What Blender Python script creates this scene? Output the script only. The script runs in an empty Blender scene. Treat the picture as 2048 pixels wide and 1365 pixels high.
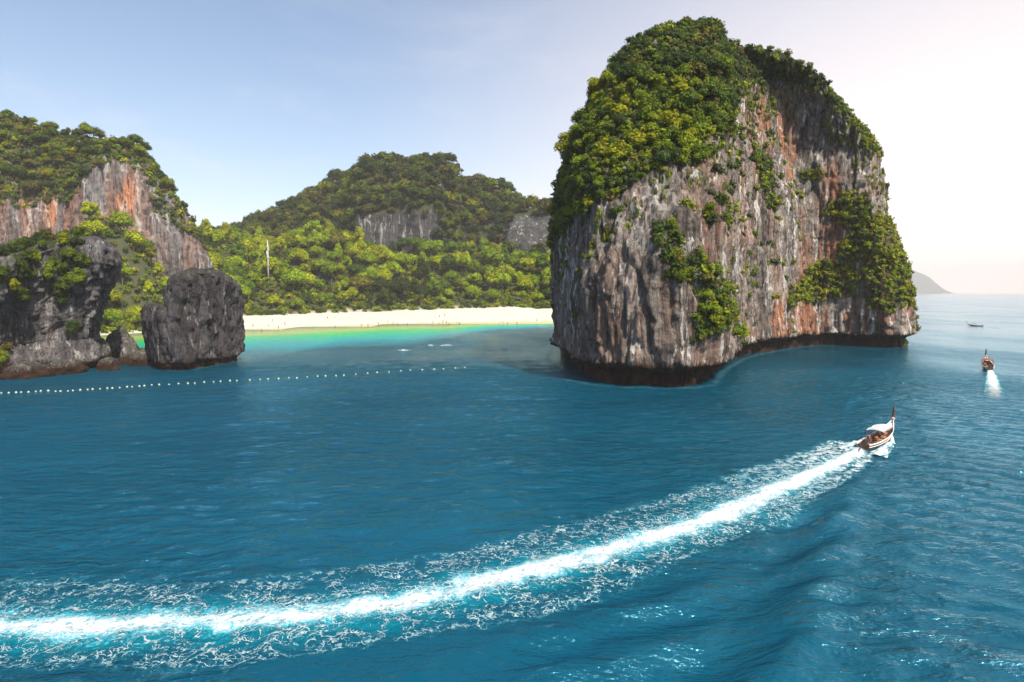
import bpy, bmesh, math, random
import numpy as np
from mathutils import Vector, Matrix

SC = bpy.context.scene
COL = SC.collection
R = math.radians
rng = np.random.default_rng(7)
random.seed(7)

# ------------------------------------------------------------------ camera
CAM_H = 20.0
FPX = 2048 * 24 / 36.0
PITCH = math.atan((682.5 - 585.0) / FPX)
cam_d = bpy.data.cameras.new('camera')
cam = bpy.data.objects.new('camera', cam_d)
COL.objects.link(cam)
cam.location = (0, 0, CAM_H)
cam.rotation_euler = (math.pi / 2 - PITCH, 0, 0)
cam_d.sensor_width = 36
cam_d.lens = 24
cam_d.clip_start = 0.5
cam_d.clip_end = 60000
SC.camera = cam

# ------------------------------------------------------------------ sky, sun, exposure
SUN_AZ, SUN_EL = 149.0, 48.0          # degrees clockwise from the view direction (+Y)
W = bpy.data.worlds.new('World')
SC.world = W
W.use_nodes = True
wn, wl = W.node_tree.nodes, W.node_tree.links
wn.clear()
w_out = wn.new('ShaderNodeOutputWorld')
w_bg = wn.new('ShaderNodeBackground')
w_sky = wn.new('ShaderNodeTexSky')
w_sky.sky_type = 'NISHITA'
w_sky.sun_disc = False
w_sky.sun_elevation = R(SUN_EL)
w_sky.sun_rotation = R(SUN_AZ)
w_sky.altitude = 0
w_sky.air_density = 1.0
w_sky.dust_density = 1.2
w_sky.ozone_density = 1.0
w_bg.inputs['Strength'].default_value = 0.12
# a bright, slightly pink veil of high haze that thickens towards the open sea
w_tc = wn.new('ShaderNodeTexCoord')
w_dot = wn.new('ShaderNodeVectorMath'); w_dot.operation = 'DOT_PRODUCT'
w_dot.inputs[1].default_value = Vector((math.sin(R(58)), math.cos(R(58)), 0.02)).normalized()
w_map = wn.new('ShaderNodeMapRange'); w_map.interpolation_type = 'SMOOTHSTEP'
w_map.inputs['From Min'].default_value = 0.25
w_map.inputs['From Max'].default_value = 1.05
w_noise = wn.new('ShaderNodeTexNoise'); w_noise.inputs['Scale'].default_value = 2.2
w_noise.inputs['Detail'].default_value = 5
w_nm = wn.new('ShaderNodeMapRange')
w_nm.inputs['From Min'].default_value = 0.3; w_nm.inputs['From Max'].default_value = 0.75
w_nm.inputs['To Min'].default_value = 0.9; w_nm.inputs['To Max'].default_value = 1.0
w_mul = wn.new('ShaderNodeMath'); w_mul.operation = 'MULTIPLY'
w_mix = wn.new('ShaderNodeMix'); w_mix.data_type = 'RGBA'
w_sep = wn.new('ShaderNodeSeparateXYZ')
w_el = wn.new('ShaderNodeMapRange'); w_el.inputs['From Min'].default_value = 0.0; w_el.inputs['From Max'].default_value = 0.42
w_vc = wn.new('ShaderNodeMix'); w_vc.data_type = 'RGBA'
w_vc.inputs['A'].default_value = (10.8, 9.0, 7.8, 1); w_vc.inputs['B'].default_value = (5.3, 5.1, 5.45, 1)
wl.new(w_tc.outputs['Generated'], w_sep.inputs[0]); wl.new(w_sep.outputs['Z'], w_el.inputs['Value'])
wl.new(w_el.outputs['Result'], w_vc.inputs['Factor']); wl.new(w_vc.outputs['Result'], w_mix.inputs['B'])
wl.new(w_tc.outputs['Generated'], w_dot.inputs[0])
wl.new(w_dot.outputs['Value'], w_map.inputs['Value'])
wl.new(w_tc.outputs['Generated'], w_noise.inputs['Vector'])
wl.new(w_noise.outputs['Fac'], w_nm.inputs['Value'])
wl.new(w_map.outputs['Result'], w_mul.inputs[0])
wl.new(w_nm.outputs['Result'], w_mul.inputs[1])
wl.new(w_mul.outputs[0], w_mix.inputs['Factor'])
w_cm = wn.new('ShaderNodeMapping'); w_cm.inputs['Scale'].default_value = (1.0, 1.0, 3.6); w_cm.inputs['Location'].default_value = (0.35, 0.1, 0.2)
w_cn = wn.new('ShaderNodeTexNoise'); w_cn.inputs['Scale'].default_value = 3.4; w_cn.inputs['Detail'].default_value = 8; w_cn.inputs['Roughness'].default_value = 0.58; w_cn.inputs['Distortion'].default_value = 0.4
w_cr = wn.new('ShaderNodeMapRange'); w_cr.interpolation_type = 'SMOOTHSTEP'
w_cr.inputs['From Min'].default_value = 0.46; w_cr.inputs['From Max'].default_value = 0.74; w_cr.inputs['To Max'].default_value = 0.42
w_lo = wn.new('ShaderNodeMapRange'); w_lo.inputs['From Min'].default_value = 0.02; w_lo.inputs['From Max'].default_value = 0.30; w_lo.inputs['To Min'].default_value = 1.0; w_lo.inputs['To Max'].default_value = 0.4
w_cx = wn.new('ShaderNodeMath'); w_cx.operation = 'MULTIPLY'
w_cl = wn.new('ShaderNodeMix'); w_cl.data_type = 'RGBA'; w_cl.inputs['B'].default_value = (5.6, 5.5, 5.7, 1)
wl.new(w_tc.outputs['Generated'], w_cm.inputs['Vector']); wl.new(w_cm.outputs['Vector'], w_cn.inputs['Vector']); wl.new(w_cn.outputs['Fac'], w_cr.inputs['Value'])
wl.new(w_sep.outputs['Z'], w_lo.inputs['Value']); wl.new(w_cr.outputs['Result'], w_cx.inputs[0]); wl.new(w_lo.outputs['Result'], w_cx.inputs[1])
wl.new(w_cx.outputs[0], w_cl.inputs['Factor']); wl.new(w_sky.outputs['Color'], w_cl.inputs['A'])
wl.new(w_cl.outputs['Result'], w_mix.inputs['A'])
wl.new(w_mix.outputs['Result'], w_bg.inputs['Color'])
wl.new(w_bg.outputs['Background'], w_out.inputs['Surface'])

sun_d = bpy.data.lights.new('sun', 'SUN')
sun_d.energy = 5.0
sun_d.angle = R(0.53)
sun_d.color = (1.0, 0.91, 0.76)
sun = bpy.data.objects.new('sun', sun_d)
COL.objects.link(sun)
SUNV = Vector((math.sin(R(SUN_AZ)) * math.cos(R(SUN_EL)), math.cos(R(SUN_AZ)) * math.cos(R(SUN_EL)), math.sin(R(SUN_EL))))
sun.rotation_euler = SUNV.to_track_quat('Z', 'Y').to_euler()
sun.location = SUNV * 300

HAZE = 0.0001                        # density of the sea air, per metre
SC.view_settings.view_transform = 'Standard'
SC.view_settings.look = 'None'
SC.view_settings.exposure = 0.55
SC.view_settings.gamma = 1.0
SC.render.engine = 'CYCLES'
SC.cycles.use_denoising = True
SC.cycles.max_bounces = 6
SC.cycles.transparent_max_bounces = 12
SC.cycles.volume_bounces = 0
SC.cycles.caustics_reflective = False
SC.cycles.caustics_refractive = False

# ------------------------------------------------------------------ helpers: photograph pixel <-> place
FW = np.array([0, math.cos(PITCH), -math.sin(PITCH)])
UP = np.array([0, math.sin(PITCH), math.cos(PITCH)])
CAM = np.array([0, 0, CAM_H])

def ray(px, py):
    return FW + np.array([1, 0, 0]) * ((px - 1024) / FPX) + UP * ((682.5 - py) / FPX)

def at_sea(px, py, z=0.0):
    d = ray(px, py)
    return CAM + d * ((z - CAM_H) / d[2])

def at_depth(px, py, y):
    d = ray(px, py)
    return CAM + d * (y / d[1])

def project(P):
    q = P - CAM
    f = q @ FW
    return 1024 + FPX * q[:, 0] / f, 682.5 - FPX * (q @ UP) / f

# ------------------------------------------------------------------ helpers: noise
_perm = np.random.default_rng(3).permutation(256)
_perm = np.concatenate([_perm, _perm])
_grad = np.random.default_rng(4).normal(size=(256, 3))
_grad /= np.linalg.norm(_grad, axis=1)[:, None]

def perlin(p):
    p = np.asarray(p, float)
    i = np.floor(p).astype(int)
    f = p - i
    u = f * f * f * (f * (f * 6 - 15) + 10)
    i &= 255
    out = 0
    for dx in (0, 1):
        for dy in (0, 1):
            for dz in (0, 1):
                h = _perm[_perm[_perm[(i[:, 0] + dx) & 255] + ((i[:, 1] + dy) & 255)] + ((i[:, 2] + dz) & 255)]
                g = _grad[h]
                d = (f[:, 0] - dx) * g[:, 0] + (f[:, 1] - dy) * g[:, 1] + (f[:, 2] - dz) * g[:, 2]
                w = (u[:, 0] if dx else 1 - u[:, 0]) * (u[:, 1] if dy else 1 - u[:, 1]) * (u[:, 2] if dz else 1 - u[:, 2])
                out = out + w * d
    return out * 1.5

def fbm(p, octaves=4, gain=0.5):
    a, s, o = 1.0, 0.0, 0.0
    for k in range(octaves):
        o = o + a * perlin(p * (2.03 ** k) + 17.3 * k)
        s += a
        a *= gain
    return o / s

def ridged(p, octaves=3):
    a, s, o = 1.0, 0.0, 0.0
    for k in range(octaves):
        o = o + a * (0.62 - 2 * np.abs(perlin(p * (2.1 ** k) + 31.7 * k)))
        s += a
        a *= 0.5
    return o / s

def sstep(a, b, x):
    t = np.clip((x - a) / (b - a), 0, 1)
    return t * t * (3 - 2 * t)

def interp(x, pts):
    pts = np.array(pts, float)
    return np.interp(x, pts[:, 0], pts[:, 1])

def in_poly(px, py, poly):
    inside = np.zeros(px.shape, bool)
    n = len(poly)
    j = n - 1
    for i in range(n):
        xi, yi = poly[i]; xj, yj = poly[j]
        c = ((yi > py) != (yj > py)) & (px < (xj - xi) * (py - yi) / (yj - yi + 1e-9) + xi)
        inside ^= c
        j = i
    return inside

# ------------------------------------------------------------------ helpers: meshes and objects
def mesh_from(name, V, faces, mats, attrs=None, smooth=True, mat_index=None):
    """V (n,3); faces = list of (m,k) int arrays; attrs {name: (kind, data per vertex)}"""
    me = bpy.data.meshes.new(name)
    V = np.ascontiguousarray(V, dtype=np.float32)
    me.vertices.add(len(V))
    me.vertices.foreach_set('co', V.ravel())
    loops = np.concatenate([f.ravel() for f in faces]).astype(np.int32)
    tot = np.concatenate([np.full(len(f), f.shape[1], np.int32) for f in faces])
    start = np.concatenate([[0], np.cumsum(tot)[:-1]]).astype(np.int32)
    me.loops.add(len(loops))
    me.loops.foreach_set('vertex_index', loops)
    me.polygons.add(len(tot))
    me.polygons.foreach_set('loop_start', start)
    me.polygons.foreach_set('loop_total', tot)
    me.polygons.foreach_set('use_smooth', np.full(len(tot), smooth, bool))
    if mat_index is not None:
        me.polygons.foreach_set('material_index', mat_index.astype(np.int32))
    for k, (t, d) in (attrs or {}).items():
        if t == 'f':
            a = me.attributes.new(k, 'FLOAT', 'POINT')
            a.data.foreach_set('value', np.ascontiguousarray(d, dtype=np.float32).ravel())
        else:
            a = me.attributes.new(k, 'FLOAT_COLOR', 'POINT')
            d4 = np.ones((len(V), 4), np.float32); d4[:, :3] = d
            a.data.foreach_set('color', d4.ravel())
    me.update(calc_edges=True)
    for m in (mats if isinstance(mats, (list, tuple)) else [mats]):
        me.materials.append(m)
    return me

def grid_faces(nu, nv, closed_u=False):
    iu = np.arange(nu if closed_u else nu - 1)
    iv = np.arange(nv - 1)
    a, b = np.meshgrid(iu, iv, indexing='ij')
    a2 = (a + 1) % nu
    return np.stack([a * nv + b, a2 * nv + b, a2 * nv + b + 1, a * nv + b + 1], -1).reshape(-1, 4)

def grid_normals(P, closed_u):
    if closed_u:
        du = np.roll(P, -1, 0) - np.roll(P, 1, 0)
    else:
        du = np.gradient(P, axis=0)
    dv = np.gradient(P, axis=1)
    n = np.cross(du, dv)
    l = np.linalg.norm(n, axis=2, keepdims=True)
    return n / np.maximum(l, 1e-9)

def obj(name, me, parent=None, loc=None):
    o = bpy.data.objects.new(name, me)
    COL.objects.link(o)
    if loc is not None:
        o.location = loc
    if parent is not None:
        o.parent = parent
    return o

def rebase(V, base):
    return V - np.array(base)[None, :]

def tag(o, label=None, cat=None, group=None, kind=None):
    if label: o['label'] = label
    if cat: o['category'] = cat
    if group: o['group'] = group
    if kind: o['kind'] = kind
    return o

def empty(name, loc=(0, 0, 0), rz=0.0, sc=1.0):
    o = bpy.data.objects.new(name, None)
    COL.objects.link(o)
    o.location = loc
    o.rotation_euler = (0, 0, rz)
    o.scale = (sc, sc, sc)
    o.empty_display_size = 0.5
    return o

def copy_tree(o, parent=None):
    c = o.copy()
    COL.objects.link(c)
    c.parent = parent
    for ch in o.children:
        copy_tree(ch, c)
    return c

def resample(pts, n, closed=False, weights=None):
    pts = np.array(pts, float)
    if closed:
        pts = np.vstack([pts, pts[:1]])
    # Catmull-Rom smoothing then arc length resampling
    out = []
    m = len(pts)
    for i in range(m - 1):
        p0 = pts[i - 1] if i > 0 else (pts[-2] if closed else pts[0])
        p1, p2 = pts[i], pts[i + 1]
        p3 = pts[i + 2] if i + 2 < m else (pts[1] if closed else pts[-1])
        t = np.linspace(0, 1, 24, endpoint=False)[:, None]
        out.append(0.5 * ((2 * p1) + (-p0 + p2) * t + (2 * p0 - 5 * p1 + 4 * p2 - p3) * t ** 2 + (-p0 + 3 * p1 - 3 * p2 + p3) * t ** 3))
    out.append(pts[-1:])
    c = np.vstack(out)
    seg = np.linalg.norm(np.diff(c, axis=0), axis=1)
    if weights is not None:
        mid = (c[1:] + c[:-1]) / 2
        seg = seg * weights(mid)
    s = np.concatenate([[0], np.cumsum(seg)])
    q = np.linspace(0, s[-1], n, endpoint=not closed)
    return np.stack([np.interp(q, s, c[:, k]) for k in range(c.shape[1])], 1)

# ------------------------------------------------------------------ materials
def new_mat(name):
    m = bpy.data.materials.new(name)
    m.use_nodes = True
    nt = m.node_tree
    nt.nodes.clear()
    out = nt.nodes.new('ShaderNodeOutputMaterial')
    return m, nt, out

class NB:
    """small node-building shorthand"""
    def __init__(self, nt):
        self.nt = nt
    def n(self, kind, **kw):
        nd = self.nt.nodes.new(kind)
        for k, v in kw.items():
            setattr(nd, k, v)
        return nd
    def l(self, a, b):
        self.nt.links.new(a, b)
    def setin(self, nd, key, val):
        if hasattr(val, 'is_output'):
            self.l(val, nd.inputs[key])
        else:
            nd.inputs[key].default_value = val
    def math(self, op, a, b=0.0, c=None, clamp=False):
        nd = self.n('ShaderNodeMath', operation=op, use_clamp=clamp)
        self.setin(nd, 0, a); self.setin(nd, 1, b)
        if c is not None: self.setin(nd, 2, c)
        return nd.outputs[0]
    def rng(self, v, a, b, c=0.0, d=1.0, smooth=True):
        nd = self.n('ShaderNodeMapRange', interpolation_type='SMOOTHSTEP' if smooth else 'LINEAR')
        self.setin(nd, 'Value', v)
        nd.inputs['From Min'].default_value = a; nd.inputs['From Max'].default_value = b
        nd.inputs['To Min'].default_value = c; nd.inputs['To Max'].default_value = d
        return nd.outputs['Result']
    def mix(self, fac, a, b, blend='MIX'):
        nd = self.n('ShaderNodeMix', data_type='RGBA', blend_type=blend)
        self.setin(nd, 'Factor', fac)
        for k, v in (('A', a), ('B', b)):
            if not hasattr(v, 'is_output') and len(v) == 3: v = (*v, 1)
            self.setin(nd, k, v)
        return nd.outputs['Result']
    def noise(self, vec, scale, detail=3.0, rough=0.5, dist=0.0):
        nd = self.n('ShaderNodeTexNoise')
        self.l(vec, nd.inputs['Vector'])
        nd.inputs['Scale'].default_value = scale
        nd.inputs['Detail'].default_value = detail
        nd.inputs['Roughness'].default_value = rough
        nd.inputs['Distortion'].default_value = dist
        return nd.outputs['Fac']
    def scaled(self, vec, s, rot=(0, 0, 0), loc=(0, 0, 0)):
        nd = self.n('ShaderNodeMapping')
        self.l(vec, nd.inputs['Vector'])
        nd.inputs['Scale'].default_value = s
        nd.inputs['Rotation'].default_value = rot
        nd.inputs['Location'].default_value = loc
        return nd.outputs['Vector']
    def attr(self, name):
        nd = self.n('ShaderNodeAttribute', attribute_name=name)
        return nd
    def pos(self):
        return self.n('ShaderNodeNewGeometry').outputs['Position']

def simple_mat(name, color, rough=0.6, noise=0.15, nscale=3.0, metallic=0.0, objcolor=False):
    m, nt, out = new_mat(name)
    b = NB(nt)
    tc = b.n('ShaderNodeTexCoord').outputs['Object']
    f = b.noise(tc, nscale, 4)
    f = b.rng(f, 0.3, 0.7, 1 - noise, 1 + noise)
    base = b.n('ShaderNodeObjectInfo').outputs['Color'] if objcolor else (*color, 1)
    hsv = b.n('ShaderNodeHueSaturation')
    b.setin(hsv, 'Color', base); b.setin(hsv, 'Value', f)
    p = b.n('ShaderNodeBsdfPrincipled')
    b.l(hsv.outputs['Color'], p.inputs['Base Color'])
    p.inputs['Roughness'].default_value = rough
    p.inputs['Metallic'].default_value = metallic
    b.l(p.outputs[0], out.inputs['Surface'])
    return m

def rock_mat(name, dark, mid, light, stain, wet_z=3.0, white=0.6, scale=1.0, dark_amt=0.55):
    m, nt, out = new_mat(name)
    b = NB(nt)
    P = b.pos()
    warp = b.n('ShaderNodeTexNoise'); b.l(P, warp.inputs['Vector']); warp.inputs['Scale'].default_value = 0.09 * scale
    warp.inputs['Detail'].default_value = 3
    wv = b.n('ShaderNodeVectorMath', operation='MULTIPLY_ADD')
    b.l(warp.outputs['Color'], wv.inputs[0]); wv.inputs[1].default_value = (3, 3, 5); b.l(P, wv.inputs[2])
    PW = wv.outputs[0]
    Vs = b.scaled(PW, (1, 1, 0.06))
    Vm = b.scaled(PW, (1, 1, 0.22))
    sA = b.noise(Vs, 0.16 * scale, 5, 0.6)
    sB = b.noise(Vs, 0.55 * scale, 5, 0.62)
    sC = b.noise(Vm, 1.5 * scale, 5, 0.65)
    iso = b.noise(P, 0.35 * scale, 6, 0.65)
    sD = b.noise(b.scaled(PW, (1, 1, 0.055), loc=(3, 11, 0)), 1.15 * scale, 5, 0.7)
    col = b.mix(b.rng(sA, 0.36, 0.64), mid, light)
    col = b.mix(b.math('MULTIPLY', b.rng(sB, 0.50, 0.66), dark_amt + 0.3), col, dark)
    # iron-orange stains, plus the warm glow painted on the great rock
    at = b.attr('stain').outputs['Fac']
    sf = b.math('MULTIPLY', at, b.rng(b.noise(Vs, 0.11 * scale, 4, 0.6, 0.3), 0.42, 0.62))
    col = b.mix(b.math('MULTIPLY', sf, 0.9, clamp=True), col, b.mix(b.rng(sC, 0.35, 0.65), stain, (stain[0] * 1.35, stain[1] * 1.6, stain[2] * 2.0)))
    # black algae and white calcite curtains
    col = b.mix(b.math('MULTIPLY', b.rng(b.noise(Vs, 0.8 * scale, 4, 0.6), 0.55, 0.68), dark_amt), col, (0.022, 0.02, 0.021))
    col = b.mix(b.math('MULTIPLY', b.rng(b.noise(b.scaled(PW, (1, 1, 0.07), loc=(31, 7, 0)), 0.42 * scale, 5, 0.6), 0.56, 0.635), white), col, (0.60, 0.58, 0.55))
    col = b.mix(b.rng(iso, 0.3, 0.7, 0.0, 0.35), col, dark)
    col = b.mix(b.math('MULTIPLY', b.rng(sD, 0.52, 0.60), 0.85), col, (0.035, 0.028, 0.027))
    col = b.mix(b.math('MULTIPLY', b.rng(sD, 0.44, 0.33), 0.55), col, (light[0] * 1.25, light[1] * 1.25, light[2] * 1.25))
    # green-brown plant film
    mo = b.attr('moss').outputs['Fac']
    mf = b.math('MULTIPLY', mo, b.rng(b.noise(P, 0.5, 5, 0.7), 0.34, 0.56))
    col = b.mix(mf, col, b.mix(b.rng(sC, 0.4, 0.6), (0.022, 0.03, 0.008), (0.05, 0.06, 0.012)))
    # tide-washed band
    zz = b.n('ShaderNodeSeparateXYZ'); b.l(P, zz.inputs[0])
    zn = b.math('ADD', zz.outputs['Z'], b.math('MULTIPLY', b.math('SUBTRACT', sC, 0.5), 5.0))
    wet = b.rng(zn, wet_z + 0.7, wet_z - 0.7)
    col = b.mix(wet, col, b.mix(b.rng(iso, 0.4, 0.6), (0.02, 0.009, 0.005), (0.05, 0.024, 0.012)))
    p = b.n('ShaderNodeBsdfPrincipled')
    b.l(col, p.inputs['Base Color'])
    p.inputs['Roughness'].default_value = 0.92
    p.inputs['Specular IOR Level'].default_value = 0.2
    bump = b.n('ShaderNodeBump')
    bump.inputs['Strength'].default_value = 0.9
    bump.inputs['Distance'].default_value = 0.9
    h = b.math('ADD', b.math('MULTIPLY', sC, 1.0), b.math('MULTIPLY', b.noise(P, 1.1 * scale, 6, 0.7), 0.8))
    b.l(h, bump.inputs['Height'])
    b.l(bump.outputs[0], p.inputs['Normal'])
    b.l(p.outputs[0], out.inputs['Surface'])
    return m

def leaf_mat(name):
    m, nt, out = new_mat(name)
    b = NB(nt)
    tint = b.attr('tint').outputs['Color']
    oc = b.n('ShaderNodeObjectInfo')
    c = b.mix(1.0, oc.outputs['Color'], tint, 'MULTIPLY')
    P = b.pos()
    c = b.mix(b.rng(b.noise(P, 0.12, 3), 0.4, 0.65, 0.0, 0.18), c, (0.03, 0.05, 0.012))
    d = b.n('ShaderNodeBsdfPrincipled'); b.l(c, d.inputs['Base Color'])
    d.inputs['Roughness'].default_value = 0.55
    d.inputs['Specular IOR Level'].default_value = 0.12
    t = b.n('ShaderNodeBsdfTranslucent'); b.l(b.mix(0.5, c, (0.2, 0.22, 0.0), 'MIX'), t.inputs['Color'])
    mx = b.n('ShaderNodeMixShader'); mx.inputs[0].default_value = 0.18
    b.l(d.outputs[0], mx.inputs[1]); b.l(t.outputs[0], mx.inputs[2])
    b.l(mx.outputs[0], out.inputs['Surface'])
    return m

M_leaf = leaf_mat('leaf')
M_bark = simple_mat('bark', (0.11, 0.085, 0.06), 0.9, 0.35, 4)
M_rock = rock_mat('limestone', (0.040, 0.031, 0.027), (0.130, 0.108, 0.093), (0.32, 0.295, 0.27), (0.34, 0.13, 0.058), wet_z=5.0, white=0.95)
M_rock_dark = rock_mat('limestone_dark', (0.018, 0.017, 0.021), (0.042, 0.040, 0.046), (0.10, 0.097, 0.106), (0.09, 0.06, 0.04), wet_z=2.2, white=0.35, scale=1.5)
M_rock_pillar = rock_mat('limestone_pillar', (0.03, 0.03, 0.034), (0.078, 0.077, 0.084), (0.21, 0.20, 0.205), (0.16, 0.10, 0.07), wet_z=2.4, white=0.5, scale=1.4)
M_rock_far = rock_mat('limestone_headland', (0.055, 0.046, 0.047), (0.125, 0.104, 0.102), (0.21, 0.195, 0.20), (0.40, 0.15, 0.065), wet_z=-5, white=0.5, scale=0.6, dark_amt=0.45)

# sand
def sand_mat():
    m, nt, out = new_mat('sand')
    b = NB(nt)
    P = b.pos()
    e = b.attr('inland').outputs['Fac']      # metres inland from the water line
    n1 = b.noise(P, 0.08, 4); n2 = b.noise(P, 0.9, 5, 0.6)
    en = b.math('ADD', e, b.math('MULTIPLY', b.math('SUBTRACT', n1, 0.5), 18.0))
    col = b.mix(b.rng(n2, 0.3, 0.7), (0.53, 0.475, 0.385), (0.62, 0.57, 0.48))
    col = b.mix(b.rng(en, 6.0, -4.0), col, (0.50, 0.43, 0.25))          # wet sand
    col = b.mix(b.rng(en, 58.0, 68.0), col, (0.045, 0.050, 0.018))      # ferns and litter of the forest floor
    zz = b.n('ShaderNodeSeparateXYZ'); b.l(P, zz.inputs[0])
    col = b.mix(b.rng(zz.outputs['Z'], -3.5, -9.0), col, (0.10, 0.16, 0.15))
    p = b.n('ShaderNodeBsdfPrincipled'); b.l(col, p.inputs['Base Color'])
    p.inputs['Roughness'].default_value = 0.9
    bump = b.n('ShaderNodeBump'); bump.inputs['Strength'].default_value = 0.4; bump.inputs['Distance'].default_value = 0.3
    b.l(b.noise(P, 0.6, 5, 0.6), bump.inputs['Height']); b.l(bump.outputs[0], p.inputs['Normal'])
    b.l(p.outputs[0], out.inputs['Surface'])
    return m
M_sand = sand_mat()

def water_mat():
    m, nt, out = new_mat('sea_water')
    b = NB(nt)
    P = b.pos()
    q = b.attr('depth').outputs['Fac']       # 0 at the water line, 1 in deep water
    nq = b.noise(b.scaled(P, (1, 0.5, 1)), 0.035, 4, 0.6)
    qn = b.math('ADD', q, b.math('MULTIPLY', b.math('SUBTRACT', nq, 0.5), 0.30))
    # suspended light: the body colour of the water column
    ramp = b.n('ShaderNodeValToRGB')
    b.l(qn, ramp.inputs['Fac'])
    el = ramp.color_ramp.elements
    el[0].position = 0.0; el[0].color = (0.42, 0.42, 0.16, 1)
    el[1].position = 1.0; el[1].color = (0.0, 0.062, 0.108, 1)
    for pos, c in ((0.30, (0.40, 0.44, 0.08, 1)), (0.43, (0.06, 0.50, 0.08, 1)), (0.57, (0.0, 0.46, 0.22, 1)), (0.74, (0.0, 0.32, 0.34, 1)), (0.95, (0.0, 0.14, 0.20, 1))):
        e = el.new(pos); e.color = c
    big = b.noise(b.scaled(P, (1, 1.8, 1), rot=(0, 0, 0.3)), 0.018, 3, 0.5)
    body = b.mix(b.rng(big, 0.35, 0.68, 0, 0.55), ramp.outputs['Color'], (0.0, 0.033, 0.058))
    body = b.mix(b.rng(qn, 0.75, 1.0), ramp.outputs['Color'], body)
    dif = b.n('ShaderNodeBsdfDiffuse'); b.l(body, dif.inputs['Color'])
    tr = b.n('ShaderNodeBsdfTransparent'); tr.inputs['Color'].default_value = (0.80, 0.95, 0.72, 1)
    vol = b.n('ShaderNodeMixShader')
    b.l(b.rng(qn, 0.0, 0.3, 0.2, 1.0), vol.inputs[0])
    b.l(tr.outputs[0], vol.inputs[1]); b.l(dif.outputs[0], vol.inputs[2])
    # rippled surface
    warp = b.n('ShaderNodeTexNoise'); b.l(P, warp.inputs['Vector']); warp.inputs['Scale'].default_value = 0.06
    wv = b.n('ShaderNodeVectorMath', operation='MULTIPLY_ADD')
    b.l(warp.outputs['Color'], wv.inputs[0]); wv.inputs[1].default_value = (6, 6, 0); b.l(P, wv.inputs[2])
    PW = wv.outputs[0]
    h1 = b.noise(b.scaled(PW, (0.55, 1.25, 1), rot=(0, 0, 0.25)), 0.30, 4, 0.55)
    h2 = b.noise(b.scaled(PW, (0.5, 1.1, 1), rot=(0, 0, -0.15)), 1.1, 5, 0.6)
    h3 = b.noise(P, 3.2, 3, 0.6)
    gust = b.rng(b.noise(b.scaled(P, (1, 0.45, 1)), 0.022, 4, 0.55), 0.35, 0.65, 0.22, 0.75)
    h = b.math('ADD', b.math('MULTIPLY', h1, 1.4), b.math('MULTIPLY', h2, 1.0))
    h = b.math('ADD', h, b.math('MULTIPLY', h3, 0.12))
    bump = b.n('ShaderNodeBump'); bump.inputs['Strength'].default_value = 1.0
    zz = b.n('ShaderNodeSeparateXYZ'); b.l(P, zz.inputs[0])
    lee = b.math('MULTIPLY', b.rng(zz.outputs['X'], 50, 170), b.rng(zz.outputs['Y'], 90, 320))      # long low swell of the open sea
    gust = b.math('MULTIPLY', gust, b.rng(lee, 0.0, 1.0, 1.0, 0.22, False))
    b.l(gust, bump.inputs['Distance']); b.l(h, bump.inputs['Height'])
    gl = b.n('ShaderNodeBsdfGlossy'); gl.inputs['Roughness'].default_value = 0.12
    b.l(bump.outputs[0], gl.inputs['Normal'])
    b.l(bump.outputs[0], dif.inputs['Normal'])
    fr = b.n('ShaderNodeFresnel'); fr.inputs['IOR'].default_value = 1.75
    b.l(bump.outputs[0], fr.inputs['Normal'])
    b.l(b.mix(b.rng(fr.outputs[0], 0.42, 0.80), (0.28, 0.79, 1.0), (0.80, 0.93, 1.0)), gl.inputs['Color'])     # reflected sky is tinted bluer by colour at steeper views
    sh = b.n('ShaderNodeMixShader')
    b.l(b.math('MULTIPLY', fr.outputs[0], 1.0), sh.inputs[0]); b.l(vol.outputs[0], sh.inputs[1]); b.l(gl.outputs[0], sh.inputs[2])
    b.l(sh.outputs[0], out.inputs['Surface'])
    return m
M_water = water_mat()

# ------------------------------------------------------------------ shore line, land, sea
SHORE = [(-700, 170), (-420, 190), (-240, 205), (-222, 240), (-205, 290), (-183, 335), (-147, 369), (-110, 407), (-72, 438),
         (-25, 460), (23, 471), (100, 480), (300, 505), (900, 640)]

def shore(x):
    return interp(x, SHORE)

def inland(x, y):
    # approximate signed distance, positive on land
    s = (shore(x + 2) - shore(x - 2)) / 4.0
    e = (y - shore(x)) / np.sqrt(1 + np.clip(s, -2.5, 2.5) ** 2 * 0.6)
    return np.minimum(e, (190 - x) * 0.9 - 0.10 * (y - 480))

def land_z(x, y):
    e = inland(x, y)
    z = np.where(e < 0, 0.045 * e, 0.0)
    z = np.where(e < -90, -4.05 + (e + 90) * 0.12, z)
    z = np.maximum(z, -14)
    sand_h = interp(x, [(-200, 5.0), (-100, 6.2), (-30, 8.0), (0, 9.0), (20, 7.4), (60, 7.0)])
    t = np.clip(e / 62.0, 0, 1)
    z = np.where(e > 0, sand_h * (t ** 0.9), z)
    z = np.where(e > 62, sand_h + (e - 62) * 0.50, z)
    z = np.where(e > 150, sand_h + 44 + (e - 150) * 0.18, z)
    z = z + np.where(e > 62, np.minimum((e - 62) / 40, 1) * 5 * perlin(np.stack([x / 38, y / 38, x * 0 + 5.5], -1)), 0)
    cap = interp(y, [(240, 7), (330, 13), (362, 30), (392, 50), (430, 62)])
    cap = cap * interp(x, [(-262, .25), (-232, 1)])
    z = np.where(x < -192, np.minimum(z, cap + np.maximum(x + 205, 0) * 3), z)
    z = z + np.where(e > 12, 34 * np.exp(-((x + 226) / 27) ** 2 - ((y - 402) / 22) ** 2), 0)
    return np.minimum(z, 62)

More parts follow.
